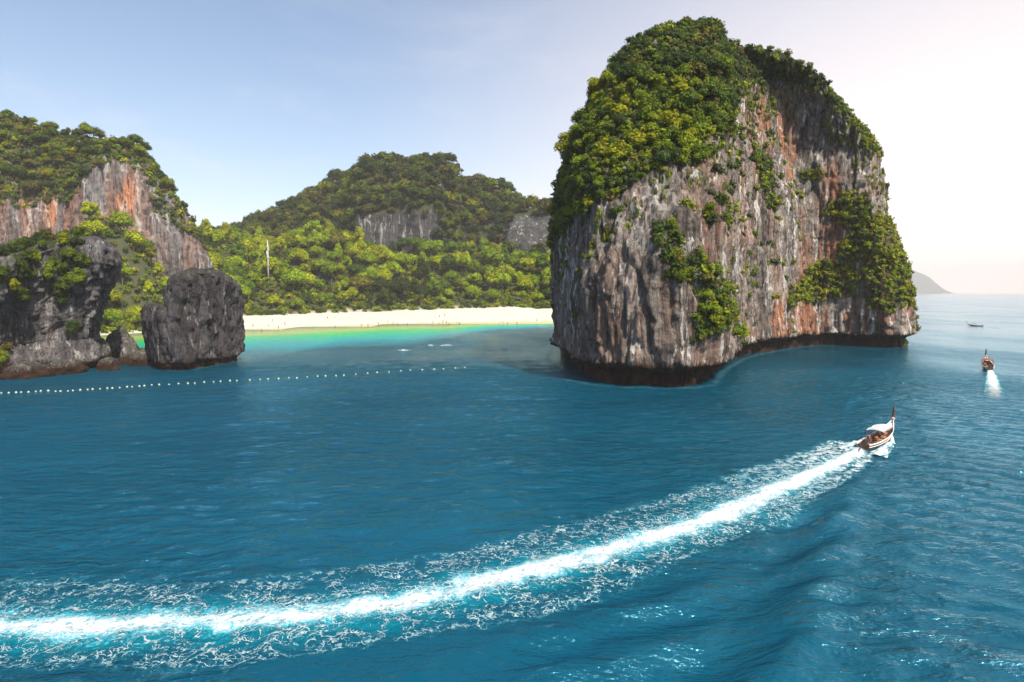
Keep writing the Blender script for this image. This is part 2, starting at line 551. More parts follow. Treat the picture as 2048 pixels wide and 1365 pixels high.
def axis(lo, hi, fine, far_lo, far_hi, growth=1.18):
    a = list(np.arange(lo, hi + fine, fine))
    st = fine
    while a[-1] < far_hi:
        st *= growth; a.append(a[-1] + st)
    a[-1] = far_hi
    st = fine; b = [lo]
    while b[-1] > far_lo:
        st *= growth; b.append(b[-1] - st)
    b[-1] = far_lo
    return np.array(b[:0:-1] + a)

# seabed, beach and forest floor: one sheet
ax = axis(-260, 140, 2.5, -11800, 11800, 1.25)
ay = axis(180, 640, 2.5, -11800, 11800, 1.25)
X, Y = np.meshgrid(ax, ay, indexing='ij')
Z = land_z(X.ravel(), Y.ravel())
Ei = inland(X.ravel(), Y.ravel())
far = np.maximum(np.abs(X.ravel()) - 900, 0) + np.maximum(Y.ravel() - 1100, 0)
Z = np.where(far > 0, np.minimum(Z, np.maximum(62 - far * 0.2, -14)), Z)
Z += np.where((Ei > 0) & (Ei < 60), 0.25 * perlin(np.stack([X.ravel() / 9, Y.ravel() / 9, X.ravel() * 0], -1)), 0)
V = np.stack([X.ravel(), Y.ravel(), Z], -1)
land = obj('beach', mesh_from('beach', V, [grid_faces(len(ax), len(ay))], M_sand, {'inland': ('f', Ei + 60 * sstep(-176, -186, X.ravel()) * sstep(9, 15, Ei))}))
tag(land, 'white sand beach curving along the bay below the forest', kind='structure')

# wake of the long-tail boat: centre, far edge and near edge of its foam, on the sea surface
WK_C = [(1726, 902), (1650, 938), (1560, 978), (1450, 1028), (1340, 1068), (1220, 1104), (1050, 1150), (850, 1198), (650, 1232), (430, 1246), (200, 1256), (0, 1258), (-200, 1262), (-420, 1270)]
WK_U = [(1722, 885), (1660, 880), (1610, 898), (1500, 932), (1400, 968), (1290, 1000), (1130, 1038), (930, 1090), (700, 1128), (470, 1152), (240, 1156), (20, 1150), (-200, 1158), (-420, 1165)]
WK_L = [(1752, 912), (1728, 948), (1650, 1000), (1560, 1056), (1430, 1110), (1300, 1168), (1120, 1238), (900, 1272), (660, 1318), (430, 1356), (200, 1350), (0, 1356), (-200, 1372), (-420, 1385)]
wkC = np.array([at_sea(*p)[:2] for p in WK_C])
wkU = np.array([at_sea(*p)[:2] for p in WK_U])
wkL = np.array([at_sea(*p)[:2] for p in WK_L])
NS = 620
wc, wu, wlo = resample(wkC, NS), resample(wkU, NS), resample(wkL, NS)

_RG = np.array([at_sea(*p)[:2] for p in [(1700, 955), (1694, 1050), (1660, 1160), (1610, 1280), (1560, 1400), (1500, 1560)]])
def swell(x, y):
    """height of the sea in metres: wind chop, long swell and the boat's diverging wake waves"""
    p = np.stack([x, y, np.zeros_like(x)], -1)
    z = 0.24 * fbm(p * np.array([1 / 9.0, 1 / 5.5, 1]), 3)
    z += 0.13 * perlin(p * np.array([1 / 3.2, 1 / 2.0, 1]) + 9)
    z += 0.12 * perlin(p / 21.0 + 4)
    z += 0.11 * (0.4 - np.abs(perlin(p * np.array([1 / 2.8, 1 / 1.9, 1]) + 23)) * 1.6) + 0.12 * (0.4 - np.abs(perlin(p * np.array([1 / 6.5, 1 / 4.0, 1]) + 53)) * 1.6) + 0.035 * perlin(p * np.array([1 / 1.3, 1 / 1.1, 1]) + 31)
    # stern waves fanning out on the near side of the wake, ending at the first diverging crest
    rx = np.interp(y, _RG[::-1, 1], _RG[::-1, 0])
    dx = x - rx
    cy = np.interp(x, wc[::-1, 0], wc[::-1, 1])
    below = sstep(2.0, 9.0, cy - y)
    inside = sstep(1.5, -2.0, dx) * sstep(-34, -8, dx)
    ph = (y * 0.88 - x * 0.47) * 2 * math.pi / 4.6 + 1.2 * perlin(p / 8.0)
    z += below * inside * 0.42 * np.sin(ph) * (0.55 + 0.9 * perlin(p / 11 + 2))
    z += below * 0.45 * np.exp(-((dx + 0.5) / 1.9) ** 2)
    z -= below * 0.38 * np.exp(-((dx + 4.6) / 2.3) ** 2)
    # transverse chop on the open side
    z += sstep(0, 10, dx) * 0.10 * np.sin((y * 0.75 + x * 0.66) * 2 * math.pi / 3.4 + 2.5 * perlin(p / 7.0))
    fade = 1 - sstep(150, 230, np.hypot(x, y))
    return z * fade

ax = axis(-125, 150, 0.55, -11800, 11800, 1.22)
ay = axis(14, 170, 0.5, -11800, 11800, 1.16)
X, Y = np.meshgrid(ax, ay, indexing='ij')
xs, ys = X.ravel(), Y.ravel()
zs = swell(xs, ys)
e = inland(xs, ys)
wid = interp(xs, [(-240, 70), (-147, 150), (-110, 175), (-72, 190), (-40, 185), (-10, 112), (23, 84), (60, 70), (200, 70)])
dep = np.clip(-e / wid, 0, 1.2)
zs = zs - np.where(e > 4, 3.0, 0)
sea = obj('sea', mesh_from('sea', np.stack([xs, ys, zs], -1), [grid_faces(len(ax), len(ay))], M_water, {'depth': ('f', dep)}))
tag(sea, 'rippled blue green sea turning turquoise towards the beach', kind='structure')

# ------------------------------------------------------------------ rocks
def rock_loft(foot, nu, nv, H, s_of, top_centre, disp, zmin=-3.0, ztop_of=None, weights=None, vpow=1.0):
    """closed rock: footprint scaled towards a moving centre as it rises. returns grid P, normals"""
    F = resample(foot, nu, closed=True, weights=weights)
    c0 = F.mean(0)
    v = np.linspace(0, 1, nv)
    v = 1 - (1 - v) ** vpow
    ang = np.arctan2(F[:, 1] - c0[1], F[:, 0] - c0[0])
    s = s_of(ang[:, None], v[None, :], F)                     # (nu,nv)
    cen = c0[None, :] + (np.array(top_centre) - c0)[None, :] * sstep(0.15, 1.0, v)[:, None]
    XY = cen[None] + (F - c0)[:, None, :] * s[:, :, None]
    Zt = H if ztop_of is None else ztop_of(XY[:, :, 0], XY[:, :, 1])
    Zg = zmin + (Zt - zmin) * np.broadcast_to(v[None, :], s.shape)
    P = np.concatenate([XY, Zg[:, :, None]], 2)
    N = grid_normals(P, True)
    if N[:, nv // 3, 0:2].reshape(-1, 2).ravel() @ (P[:, nv // 3, :2] - c0).ravel() < 0:
        N = -N
    d = disp(P.reshape(-1, 3), N.reshape(-1, 3)).reshape(nu, nv)
    d[:, -1] = d[:, -1].mean()
    P = P + N * d[:, :, None]
    N = grid_normals(P, True)
    if N[:, nv // 3, 0:2].reshape(-1, 2).ravel() @ (P[:, nv // 3, :2] - c0).ravel() < 0:
        N = -N
    return P, N

def rock_object(name, P, N, mat, stain, moss, base, label, cat):
    nu, nv = P.shape[:2]
    V = rebase(P.reshape(-1, 3), base)
    F = grid_faces(nu, nv, True)
    # outward winding
    a = F[len(F) // 2]
    q = P.reshape(-1, 3)
    fn = np.cross(q[a[1]] - q[a[0]], q[a[2]] - q[a[0]])
    if fn @ N.reshape(-1, 3)[a[0]] < 0:
        F = F[:, ::-1]
    o = obj(name, mesh_from(name, V, [F], mat, {'stain': ('f', stain), 'moss': ('f', moss)}), loc=base)
    tag(o, label, cat)
    return o

def table2(ang, v, cols):
    """cols: list of (angle_deg, [(v, s)...]) interpolated by direction and height"""
    A = np.array([R(c[0]) for c in cols])
    a = np.mod(ang, 2 * math.pi)
    out = np.zeros(np.broadcast(ang, v).shape)
    vv = np.broadcast_to(v, out.shape); aa = np.broadcast_to(a, out.shape)
    vals = [np.interp(vv, [p[0] for p in c[1]], [p[1] for p in c[1]]) for c in cols]
    n = len(cols)
    for i in range(n):
        a0, a1 = A[i], A[(i + 1) % n]
        if i == n - 1: a1 += 2 * math.pi
        t = (aa - a0) if i < n - 1 else np.where(aa < A[0], aa + 2 * math.pi, aa) - a0
        m = (t >= 0) & (t < a1 - a0)
        f = np.clip(t / (a1 - a0), 0, 1); f = f * f * (3 - 2 * f)
        out = np.where(m, vals[i] * (1 - f) + vals[(i + 1) % n] * f, out)
    return out

def cliff_disp(p, n, big, flute, fine, notch=0.0, notch_h=4.5, seed=0.0, flute_w=9.0, crack=1.3):
    q = p + seed
    up = np.clip(n[:, 2], 0, 1)
    d = big * fbm(q / 38.0, 3)
    fl = flute * ridged(q * np.array([1 / flute_w, 1 / flute_w, 1 / (flute_w * 6)]), 2)
    fl += flute * 0.75 * ridged(q * np.array([2.8 / flute_w, 2.8 / flute_w, 1 / (flute_w * 3.2)]) + 5, 2)
    fl += flute * 0.40 * ridged(q * np.array([6.5 / flute_w, 6.5 / flute_w, 1 / (flute_w * 1.3)]) + 9, 1)
    fl += flute * 0.25 * fbm(q * np.array([1 / 7., 1 / 7., 1 / 5.]), 3)
    d += fl * (1 - 0.7 * up)
    d += fine * fbm(q * np.array([1 / 1.6, 1 / 1.6, 1 / 3.4]), 3)
    d += fine * 0.8 * ridged(q * np.array([1 / 3.2, 1 / 3.2, 1 / 9.0]) + 3, 2) * (1 - 0.6 * up)
    for sc_, am, st_ in ((7.0, crack, 5.0), (3.1, crack * 0.6, 3.5)):
        nz = perlin(q * np.array([1 / sc_, 1 / sc_, 1 / (sc_ * st_)]) + 13.7)
        d -= am * np.exp(-(nz / 0.075) ** 2) * (1 - 0.8 * up)
    bl = perlin(q * np.array([1 / 4.5, 1 / 4.5, 1 / 3.2]) + 41)
    d += crack * 0.22 * np.round(bl * 2.5) / 2.5 * (1 - 0.5 * up)
    if notch:
        z = p[:, 2] + 0.9 * perlin(q * np.array([1 / 9., 1 / 9., 0]))
        d -= notch * sstep(notch_h, notch_h * 0.62, z)
    return d

# ---- the great limestone rock
foot_px = [(1112, 738), (1122, 756), (1165, 768), (1235, 775), (1330, 778), (1410, 776), (1440, 765), (1452, 744), (1500, 716), (1560, 703), (1625, 693), (1690, 692), (1745, 694), (1800, 696), (1828, 694)]
foot = [tuple(at_sea(*p)[:2]) for p in foot_px] + [(165, 285), (160, 325), (120, 350), (70, 340), (32, 300), (16, 250), (11, 215)]
Fa = np.array(foot)
right_tab = [(0, 1.0), (.06, .96), (.16, .94), (.30, .895), (.40, .83), (.50, .78), (.60, .78), (.70, .79), (.78, .71), (.86, .62), (.93, .53), (.975, .38), (1, 0)]
left_tab = [(0, .95), (.08, .94), (.2, .935), (.38, .93), (.5, .93), (.6, .88), (.7, .80), (.78, .74), (.86, .68), (.93, .56), (.975, .36), (1, 0)]
front_tab = [(0, 1.0), (.06, 1.0), (.2, .995), (.38, .97), (.48, .91), (.58, .82), (.68, .735), (.78, .64), (.86, .54), (.93, .40), (.975, .26), (1, 0)]
mid_tab = [(0, 1.0), (.06, .99), (.2, .99), (.4, .97), (.55, .94), (.68, .88), (.78, .78), (.86, .63), (.93, .44), (.975, .25), (1, 0)]
back_tab = [(0, 1.0), (.3, .95), (.6, .8), (.8, .6), (.93, .4), (1, 0)]
cols = [(0, right_tab), (80, back_tab), (170, left_tab), (215, left_tab), (250, front_tab), (290, mid_tab), (335, right_tab)]
P, N = rock_loft(foot, 820, 330, 103.0, lambda a, v, F: table2(a, v, cols), (66, 232),
                 lambda p, n: cliff_disp(p, n, 5.0, 1.45, 0.9, notch=4.2, notch_h=4.6),
                 weights=lambda m: np.where(m[:, 1] < 285, 1.0, 0.3) * np.where(m[:, 1] < 200, 1.5, 1.0))
GP, GN = P, N
pv, nvv = P.reshape(-1, 3), N.reshape(-1, 3)
gx, gy = project(pv)
VEG_LINE = [(1080, 520), (1120, 470), (1160, 425), (1200, 405), (1250, 375), (1300, 345), (1350, 300), (1400, 292), (1440, 260), (1480, 195), (1520, 158), (1600, 162), (1650, 190), (1700, 245), (1750, 300), (1800, 330)]
def veg_main(px, py):
    m = sstep(12, -12, py - interp(px, VEG_LINE))
    patches = [(1330, 470, 22, 26), (1345, 505, 20, 26), (1365, 545, 22, 24), (1390, 520, 22, 20), (1418, 575, 30, 34), (1428, 630, 34, 36), (1405, 655, 20, 16), (1420, 430, 16, 12),
               (1430, 250, 26, 18), (1535, 360, 14, 34), (1545, 405, 12, 14), (1520, 320, 14, 16), (1625, 352, 26, 9),
               (1700, 420, 44, 30), (1740, 470, 40, 40), (1775, 530, 44, 46), (1790, 585, 32, 32), (1660, 560, 52, 36), (1625, 575, 30, 26), (1590, 590, 16, 20), (1700, 500, 22, 26), (1765, 600, 34, 26), (1475, 665, 10, 8), (1385, 680, 10, 8)]
    for (cx, cy, rx, ry) in patches:
        m = np.maximum(m, sstep(1.25, 0.7, np.hypot((px - cx) / rx, (py - cy) / ry)))
    return m
facing = ((CAM[None] - pv) * nvv).sum(1) > 0
gmask = np.where(facing, veg_main(gx, gy), sstep(.45, .7, nvv[:, 2]))
gmask = np.maximum(gmask, sstep(.6, .8, nvv[:, 2]) * (pv[:, 2] > 45) * (gy < interp(gx, VEG_LINE) + 30))
# iron-stained zones of the face; low seaward ones also hold painted warm glow
stain_glow = 0.35 + 0 * gx
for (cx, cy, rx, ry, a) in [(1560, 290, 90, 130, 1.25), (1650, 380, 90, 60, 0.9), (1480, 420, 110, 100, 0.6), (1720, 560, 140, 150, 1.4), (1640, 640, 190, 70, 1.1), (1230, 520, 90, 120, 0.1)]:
    stain_glow = np.maximum(stain_glow, a * sstep(1.3, 0.4, np.hypot((gx - cx) / rx, (gy - cy) / ry)))
karst = rock_object('limestone_rock', P, N, M_rock, stain_glow, gmask, (80, 235, 0),
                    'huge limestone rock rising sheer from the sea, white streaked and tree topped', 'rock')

# ---- the sea stack in front of the beach
fs = [tuple(at_sea(*p)[:2]) for p in [(338, 741), (365, 742), (400, 738), (440, 730), (480, 722)]] + [(-84, 210), (-90, 216), (-100, 213), (-100, 200)]
def stack_top(x, y):
    px = 1024 + FPX * x / np.maximum(y, 1)
    return interp(px.ravel(), [(330, 23), (356, 25), (385, 26.5), (420, 26.6), (450, 25.2), (470, 24), (500, 22)]).reshape(x.shape)
st_side = [(0, .97), (.1, .95), (.15, 1.0), (.5, .99), (.85, .96), (.95, .90), (.985, .74), (1, 0)]
P, N = rock_loft(fs, 300, 170, 25.5, lambda a, v, F: table2(a, v, [(0, st_side), (180, st_side)]), (-89, 196),
                 lambda p, n: cliff_disp(p, n, 1.6, 1.0, 1.3, notch=1.3, notch_h=2.2, seed=40, flute_w=5, crack=1.2), zmin=-2.0, ztop_of=stack_top)
SP, SN = P, N
pv = P.reshape(-1, 3)
stack = rock_object('sea_stack', P, N, M_rock_dark, 0.2 + 0 * pv[:, 0], 0.5 * sstep(.45, .9, N.reshape(-1, 3)[:, 2]), (-85, 190, 0),
            'small black bare sea stack standing in the water before the beach', 'rock')

fsh = [tuple(at_sea(*p)[:2]) for p in [(308, 735), (322, 740), (345, 741), (365, 739)]] + [(-92, 196), (-99, 200), (-103, 192)]
P, N = rock_loft(fsh, 160, 110, 16.8, lambda a, v, F: table2(a, v, [(0, st_side), (180, st_side)]), tuple(np.array(fsh).mean(0)),
                 lambda p, n: cliff_disp(p, n, 1.0, 0.7, 0.8, notch=1.0, notch_h=2.2, seed=60, flute_w=5), zmin=-2.0)
sh_o = rock_object('shoulder', P, N, M_rock_dark, 0.5 + 0 * P[:, :, 0].ravel(), 0.5 * sstep(.45, .9, N.reshape(-1, 3)[:, 2]), (-85, 190, 0), None, None)
sh_o.parent = stack
sh_o.location = (0, 0, 0)

# ---- the bushy pillar at the left edge
fp = [tuple(at_sea(*p)[:2]) for p in [(-190, 765), (-80, 758), (10, 747), (70, 742), (140, 740), (195, 735), (212, 722)]] + [(-124, 210), (-138, 228), (-165, 240), (-195, 230), (-190, 200)]
pil_tab = [(0, 1.0), (.05, 1.02), (.10, 1.03), (.2, .95), (.26, .88), (.55, .845), (.8, .835), (.9, .81), (.96, .74), (.985, .55), (1, 0)]
pil_left = [(0, 1.0), (.08, 1.0), (.2, .84), (.3, .66), (.5, .60), (.8, .56), (.92, .5), (.97, .36), (1, 0)]
def pil_top(x, y):
    px = 1024 + FPX * x / np.maximum(y, 1)
    return interp(px.ravel(), [(-100, 25), (0, 29), (60, 32), (100, 34), (140, 35.5), (200, 35.5), (230, 34.5)]).reshape(x.shape)
P, N = rock_loft(fp, 360, 210, 38.0, lambda a, v, F: table2(a, v, [(0, pil_tab), (150, pil_left), (205, pil_left), (250, pil_tab)]), tuple(np.array(fp).mean(0) + np.array([-1.0, 4.0])),
                 lambda p, n: cliff_disp(p, n, 1.8, 1.0, 1.2, notch=1.6, notch_h=2.4, seed=80, flute_w=7.5), zmin=-2.0, ztop_of=pil_top)
PP, PN = P, N
pv, nvv = P.reshape(-1, 3), N.reshape(-1, 3)
gx, gy = project(pv)
def veg_pillar(px, py):
    m = 0 * px
    for (cx, cy, rx, ry) in [(45, 505, 32, 28), (70, 540, 26, 22), (25, 545, 22, 24), (135, 510, 26, 26), (150, 545, 18, 18), (100, 480, 26, 18), (112, 580, 16, 14), (30, 590, 12, 10), (150, 480, 20, 12), (60, 480, 30, 16), (5, 715, 14, 12), (145, 655, 10, 8)]:
        m = np.maximum(m, sstep(1.3, 0.7, np.hypot((px - cx) / rx, (py - cy) / ry)))
    return m
facing = ((CAM[None] - pv) * nvv).sum(1) > 0
pmask = np.where(facing, veg_pillar(gx, gy), 0)
pmask = np.maximum(pmask, 0.6 * sstep(.6, .85, nvv[:, 2]) * (pv[:, 2] > 26) * sstep(175, 150, gx))
rock_object('rock_pillar', P, N, M_rock_pillar, 0.3 + 0 * gx, pmask, (-145, 195, 0),
            'square grey limestone pillar with bushes hanging on its upper face', 'rock')

# ---- boulders between pillar and stack
def boulder(seed, r):
    bm = bmesh.new()
    bmesh.ops.create_icosphere(bm, subdivisions=4, radius=1)
    v = np.array([x.co[:] for x in bm.verts])
    d = 1 + 0.38 * fbm(v * 1.3 + seed, 3) + 0.16 * ridged(v * np.array([3, 3, 1.6]) + seed, 2)
    v = v * d[:, None] * np.array(r)
    f = np.array([[l.index for l in fc.verts] for fc in bm.faces])
    bm.free()
    z = np.zeros(len(v))
    return mesh_from('boulder', v, [f], M_rock_pillar, {'stain': ('f', z + .4), 'moss': ('f', 0.5 * sstep(.3, .9, v[:, 2] / r[2]))})
for k, (px, py, rx, rz, lab) in enumerate([
        (228, 700, 4.2, 8.5, 'tall dark boulder leaning against the right foot of the grey pillar'),
        (252, 716, 3.0, 4.6, 'pale topped boulder at the waterline beside the tall leaning boulder'),
        (178, 712, 4.4, 6.5, 'knobbly grey white boulder at the foot of the grey pillar'),
        (276, 718, 3.2, 4.2, 'rounded brown boulder in the gap below the small sand patch'),
        (300, 712, 3.4, 4.4, 'jagged boulder touching the shoulder of the black sea stack'),
        (205, 728, 2.6, 2.8, 'low dark boulder in the water before the tall leaning boulder'),
        (110, 735, 5.2, 3.0, 'broad low ledge boulder at the waterline below the pillar'),
        (238, 660, 4.6, 7.0, 'dark crag half hidden under the trees behind the tall boulder'),
        (40, 742, 5.5, 3.2, 'brown low boulder at the waterline near the picture edge'),
        ]):
    p = at_sea(px, max(py, 700) + 14 if py > 690 else 722)
    if py < 690: p = at_sea(px, 716)
    o = obj('boulder', boulder(k * 7.7 + 1, (rx, rx * 0.9, rz)), loc=(p[0], p[1] + 2.5, 0.2))
    o.rotation_euler = (0.1 * (k % 3 - 1), 0.12 * (k % 2), k * 1.3)
    tag(o, lab, 'boulder', 'boulders at the foot of the grey pillar')

# ---- swept cliffs: the headland on the left and the hill behind the beach
def sweep(path, nu, nv, prof, disp, flip=False):
    """path (x,y) polyline; prof(u-index array, v array, px of path) -> inward distance d, height z arrays (nu,nv)"""
    C = resample(path, nu)
    t = np.gradient(C, axis=0)
    t /= np.linalg.norm(t, axis=1)[:, None]
    inn = np.stack([-t[:, 1], t[:, 0]], 1)
    v = np.linspace(0, 1, nv)
    d, z = prof(C, v)
    XY = C[:, None, :] + inn[:, None, :] * d[:, :, None]
    P = np.concatenate([XY, z[:, :, None]], 2)
    N = grid_normals(P, False)
    if N[nu // 2, nv // 3, 1] > 0:
        N = -N
    P = P + N * disp(P.reshape(-1, 3), N.reshape(-1, 3)).reshape(nu, nv)[:, :, None]
    N = grid_normals(P, False)
    if N[nu // 2, nv // 3, 1] > 0:
        N = -N
    return P, N

def sweep_mesh(name, P, N, mat, stain, moss, base):
    nu, nv = P.shape[:2]
    F = grid_faces(nu, nv)
    q = P.reshape(-1, 3)
    a = F[len(F) // 2]
    if np.cross(q[a[1]] - q[a[0]], q[a[2]] - q[a[0]]) @ N.reshape(-1, 3)[a[0]] < 0:
        F = F[:, ::-1]
    return obj(name, mesh_from(name, rebase(q, base), [F], mat, {'stain': ('f', stain), 'moss': ('f', moss)}), loc=base)

# headland
HD = 425.0
HEAD_TOP = [(-300, 190), (-150, 200), (0, 232), (60, 252), (130, 272), (175, 284), (230, 280), (265, 292), (300, 314), (330, 350), (360, 372), (380, 386), (395, 416), (412, 446)]
HEAD_WALL = [(-300, .62), (0, .62), (90, .66), (150, .74), (200, .88), (250, .90), (300, .82), (350, .86), (420, .9)]
def head_prof(C, v):
    px = 1024 + FPX * C[:, 0] / np.minimum(C[:, 1], 470)
    zt = CAM_H + (585 - interp(px, HEAD_TOP)) / FPX * (HD + 22) - 4
    bend = sstep(440, 520, C[:, 1])
    zt = zt * (1 - 0.3 * bend)
    wf = interp(px, HEAD_WALL)
    V = v[None, :] + 0 * px[:, None]
    wall = np.minimum(V / 0.6, 1)
    up = np.clip((V - 0.6) / 0.4, 0, 1)
    ret = interp(C[:, 0], [(-320, 1), (-275, .75), (-245, .45), (-205, .22)])[:, None]
    d = 3.5 * wall ** 2 - 4.5 * np.sin(wall * math.pi) + 70 * ret * up ** 1.25
    z = 12 + (zt * wf - 12)[:, None] * wall + (zt * (1 - wf))[:, None] * np.sin(np.minimum(up * 1.35, 1.0) * math.pi / 2) - 22 * np.maximum(up - 0.74, 0)
    z = z - np.maximum(z - 15, 0) * sstep(0.965, 1.0, V)
    return d, z
head_path = [(-430, 400), (-340, 412), (-290, 420), (-260, 418), (-238, 424), (-222, 428), (-208, 434), (-203, 450), (-214, 480), (-246, 530)]
P, N = sweep(head_path, 380, 170, head_prof, lambda p, n: cliff_disp(p, n, 3.0, 2.0, 1.0, seed=120, flute_w=13))
HP, HN = P, N
pv, nvv = P.reshape(-1, 3), N.reshape(-1, 3)
gx, gy = project(pv)
HEAD_VEG = [(-300, 398), (0, 398), (60, 396), (100, 390), (140, 392), (170, 346), (205, 315), (250, 312), (290, 335), (330, 362), (380, 388), (420, 430)]
hmask = np.maximum(sstep(14, -14, gy - interp(gx, HEAD_VEG)), sstep(.5, .8, nvv[:, 2]) * (gy < interp(gx, HEAD_VEG) + np.where(gx > 300, 80, 18))) * (np.tile(np.linspace(0, 1, P.shape[1]), P.shape[0]) < .95)
hst = 0.5 + 0 * gx
for (cx, cy, rx, ry, a) in [(60, 430, 120, 60, 1.3), (190, 400, 60, 70, 1.35), (130, 470, 70, 40, 1.2), (240, 400, 40, 70, 1.1), (320, 470, 50, 30, 1.0)]:
    hst = np.maximum(hst, a * sstep(1.3, 0.5, np.hypot((gx - cx) / rx, (gy - cy) / ry)))
hst = hst * sstep(300, 262, gx) + 0.25 * sstep(262, 300, gx)  # right part greyed: its bluish shade is put into the rock colour
o = sweep_mesh('headland_cliff', P, N, M_rock_far, hst, hmask, (-290, 430, 0))
tag(o, 'orange and grey streaked headland cliff with trees along its top', 'cliff')

# hill behind the forest
HILL_TOP = [(300, 462), (380, 452), (430, 446), (470, 420), (505, 406), (560, 384), (650, 360), (700, 350), (740, 338), (800, 322), (850, 318), (900, 322), (945, 338), (972, 360), (1000, 402), (1040, 410), (1100, 402), (1180, 400), (1300, 420), (1500, 470)]
HILL_D = 610.0
def hill_prof(C, v):
    px = 1024 + FPX * C[:, 0] / (HILL_D + 85)
    zt = CAM_H + (585 - interp(px, HILL_TOP)) / FPX * (HILL_D + 85) - 6
    pf = 1024 + FPX * C[:, 0] / HILL_D
    cl = np.maximum(sstep(680, 720, pf) * sstep(905, 860, pf), sstep(985, 1010, pf))     # where the sheer face shows
    V = v[None, :] + 0 * px[:, None]
    wall = np.minimum(V / 0.4, 1)
    up = np.clip((V - 0.4) / 0.6, 0, 1)
    d = (4 + 34 * (1 - cl))[:, None] * wall + 95 * np.minimum(up * 1.3, 1) + 90 * np.maximum(up - 0.77, 0) / 0.23
    zw = 0.60 * zt
    z = 25 + (zw - 25)[:, None] * wall + (zt - zw)[:, None] * np.sin(np.minimum(up * 1.3, 1.0) * math.pi / 2) ** 0.9 - 60 * np.maximum(up - 0.77, 0) / 0.23
    z = z - np.maximum(z - 15, 0) * sstep(0.965, 1.0, V)
    return d, z
hill_path = [(-400, 640), (-300, 625), (-240, 608), (-190, 600), (-140, 604), (-100, 610), (-60, 606), (-30, 614), (20, 604), (60, 600), (130, 612), (175, 640), (190, 700)]
P, N = sweep(hill_path, 330, 150, hill_prof, lambda p, n: cliff_disp(p, n, 6.0, 2.6, 1.2, seed=200, flute_w=15))
LP, LN = P, N
pv, nvv = P.reshape(-1, 3), N.reshape(-1, 3)
gx, gy = project(pv)
lmask = sstep(.22, .45, nvv[:, 2]) * np.where((pv[:, 1] < 660) & (((gx > 712) & (gx < 872) & (gy > 436) & (gy < 520)) | ((gx > 1005) & (gx < 1120) & (gy > 432) & (gy < 510))), .15, 1)
o = sweep_mesh('hill', P, N, rock_mat('limestone_hill', (0.014, 0.014, 0.017), (0.038, 0.038, 0.042), (0.095, 0.095, 0.104), (0.08, 0.05, 0.03), wet_z=-5, white=0.5, scale=0.7), 0.2 + 0 * gx, lmask, (-70, 640, 0))
tag(o, 'rounded wooded hill with a grey cliff band behind the beach forest', kind='structure')

# far island on the horizon
def far_island():
    n, m = 160, 40
    u = np.linspace(-1, 1, n); w = np.linspace(-1, 1, m)
    U, Wd = np.meshgrid(u, w, indexing='ij')
    D = 11000.0
    K = D / 3300.0
    xr = (1866 - 1024) / FPX * D
    x = xr + (-380 + U * 380) * K
    prof = interp((1 - U).ravel() * 380, [(0, 0), (12, 10), (40, 32), (60, 60), (95, 105), (140, 128), (240, 165), (420, 190), (760, 0)]).reshape(U.shape)
    z = prof * K * 0.93 * np.sqrt(np.clip(1 - Wd ** 2, 0, 1))
    y = D + Wd * 600
    p = np.stack([x.ravel(), y.ravel(), z.ravel()], -1)
    p[:, 2] += (z.ravel() > 5) * 22 * fbm(p / 150.0, 4)
    p[:, 2] -= 2
    mm = simple_mat('far_woods', (0.035, 0.05, 0.028), 0.9, 0.4, 0.03)
    b = (xr - 380 * K, D, 0)
    o = obj('far_island', mesh_from('far_island', rebase(p, b), [grid_faces(n, m)], mm), loc=b)
    tag(o, 'faint hazy island slope on the horizon beside the huge rock', 'island')
far_island()

# ------------------------------------------------------------------ foliage
def ico(sub=1):
    bm = bmesh.new()
    bmesh.ops.create_icosphere(bm, subdivisions=sub, radius=1)
    v = np.array([x.co[:] for x in bm.verts]); f = np.array([[q.index for q in fc.verts] for fc in bm.faces])
    bm.free()
    return v, f
ICO_V, ICO_F = ico(2)
ICO1_V, ICO1_F = ico(1)

def leaf_quads(g, pos, nrm, size):
    n = len(pos)
    a = g.normal(size=(n, 3))
    t = np.cross(nrm, a); t /= np.linalg.norm(t, axis=1)[:, None] + 1e-9
    bt = np.cross(nrm, t)
    s = size * g.uniform(0.6, 1.3, n)[:, None]
    asp = g.uniform(0.45, 0.8, n)[:, None]
    bend = nrm * s * g.uniform(-0.25, 0.25, n)[:, None]
    V = np.stack([pos - t * s, pos + bt * s * asp + bend, pos + t * s, pos - bt * s * asp + bend], 1).reshape(-1, 3)
    F = np.arange(4 * n).reshape(n, 4)
    return V, F

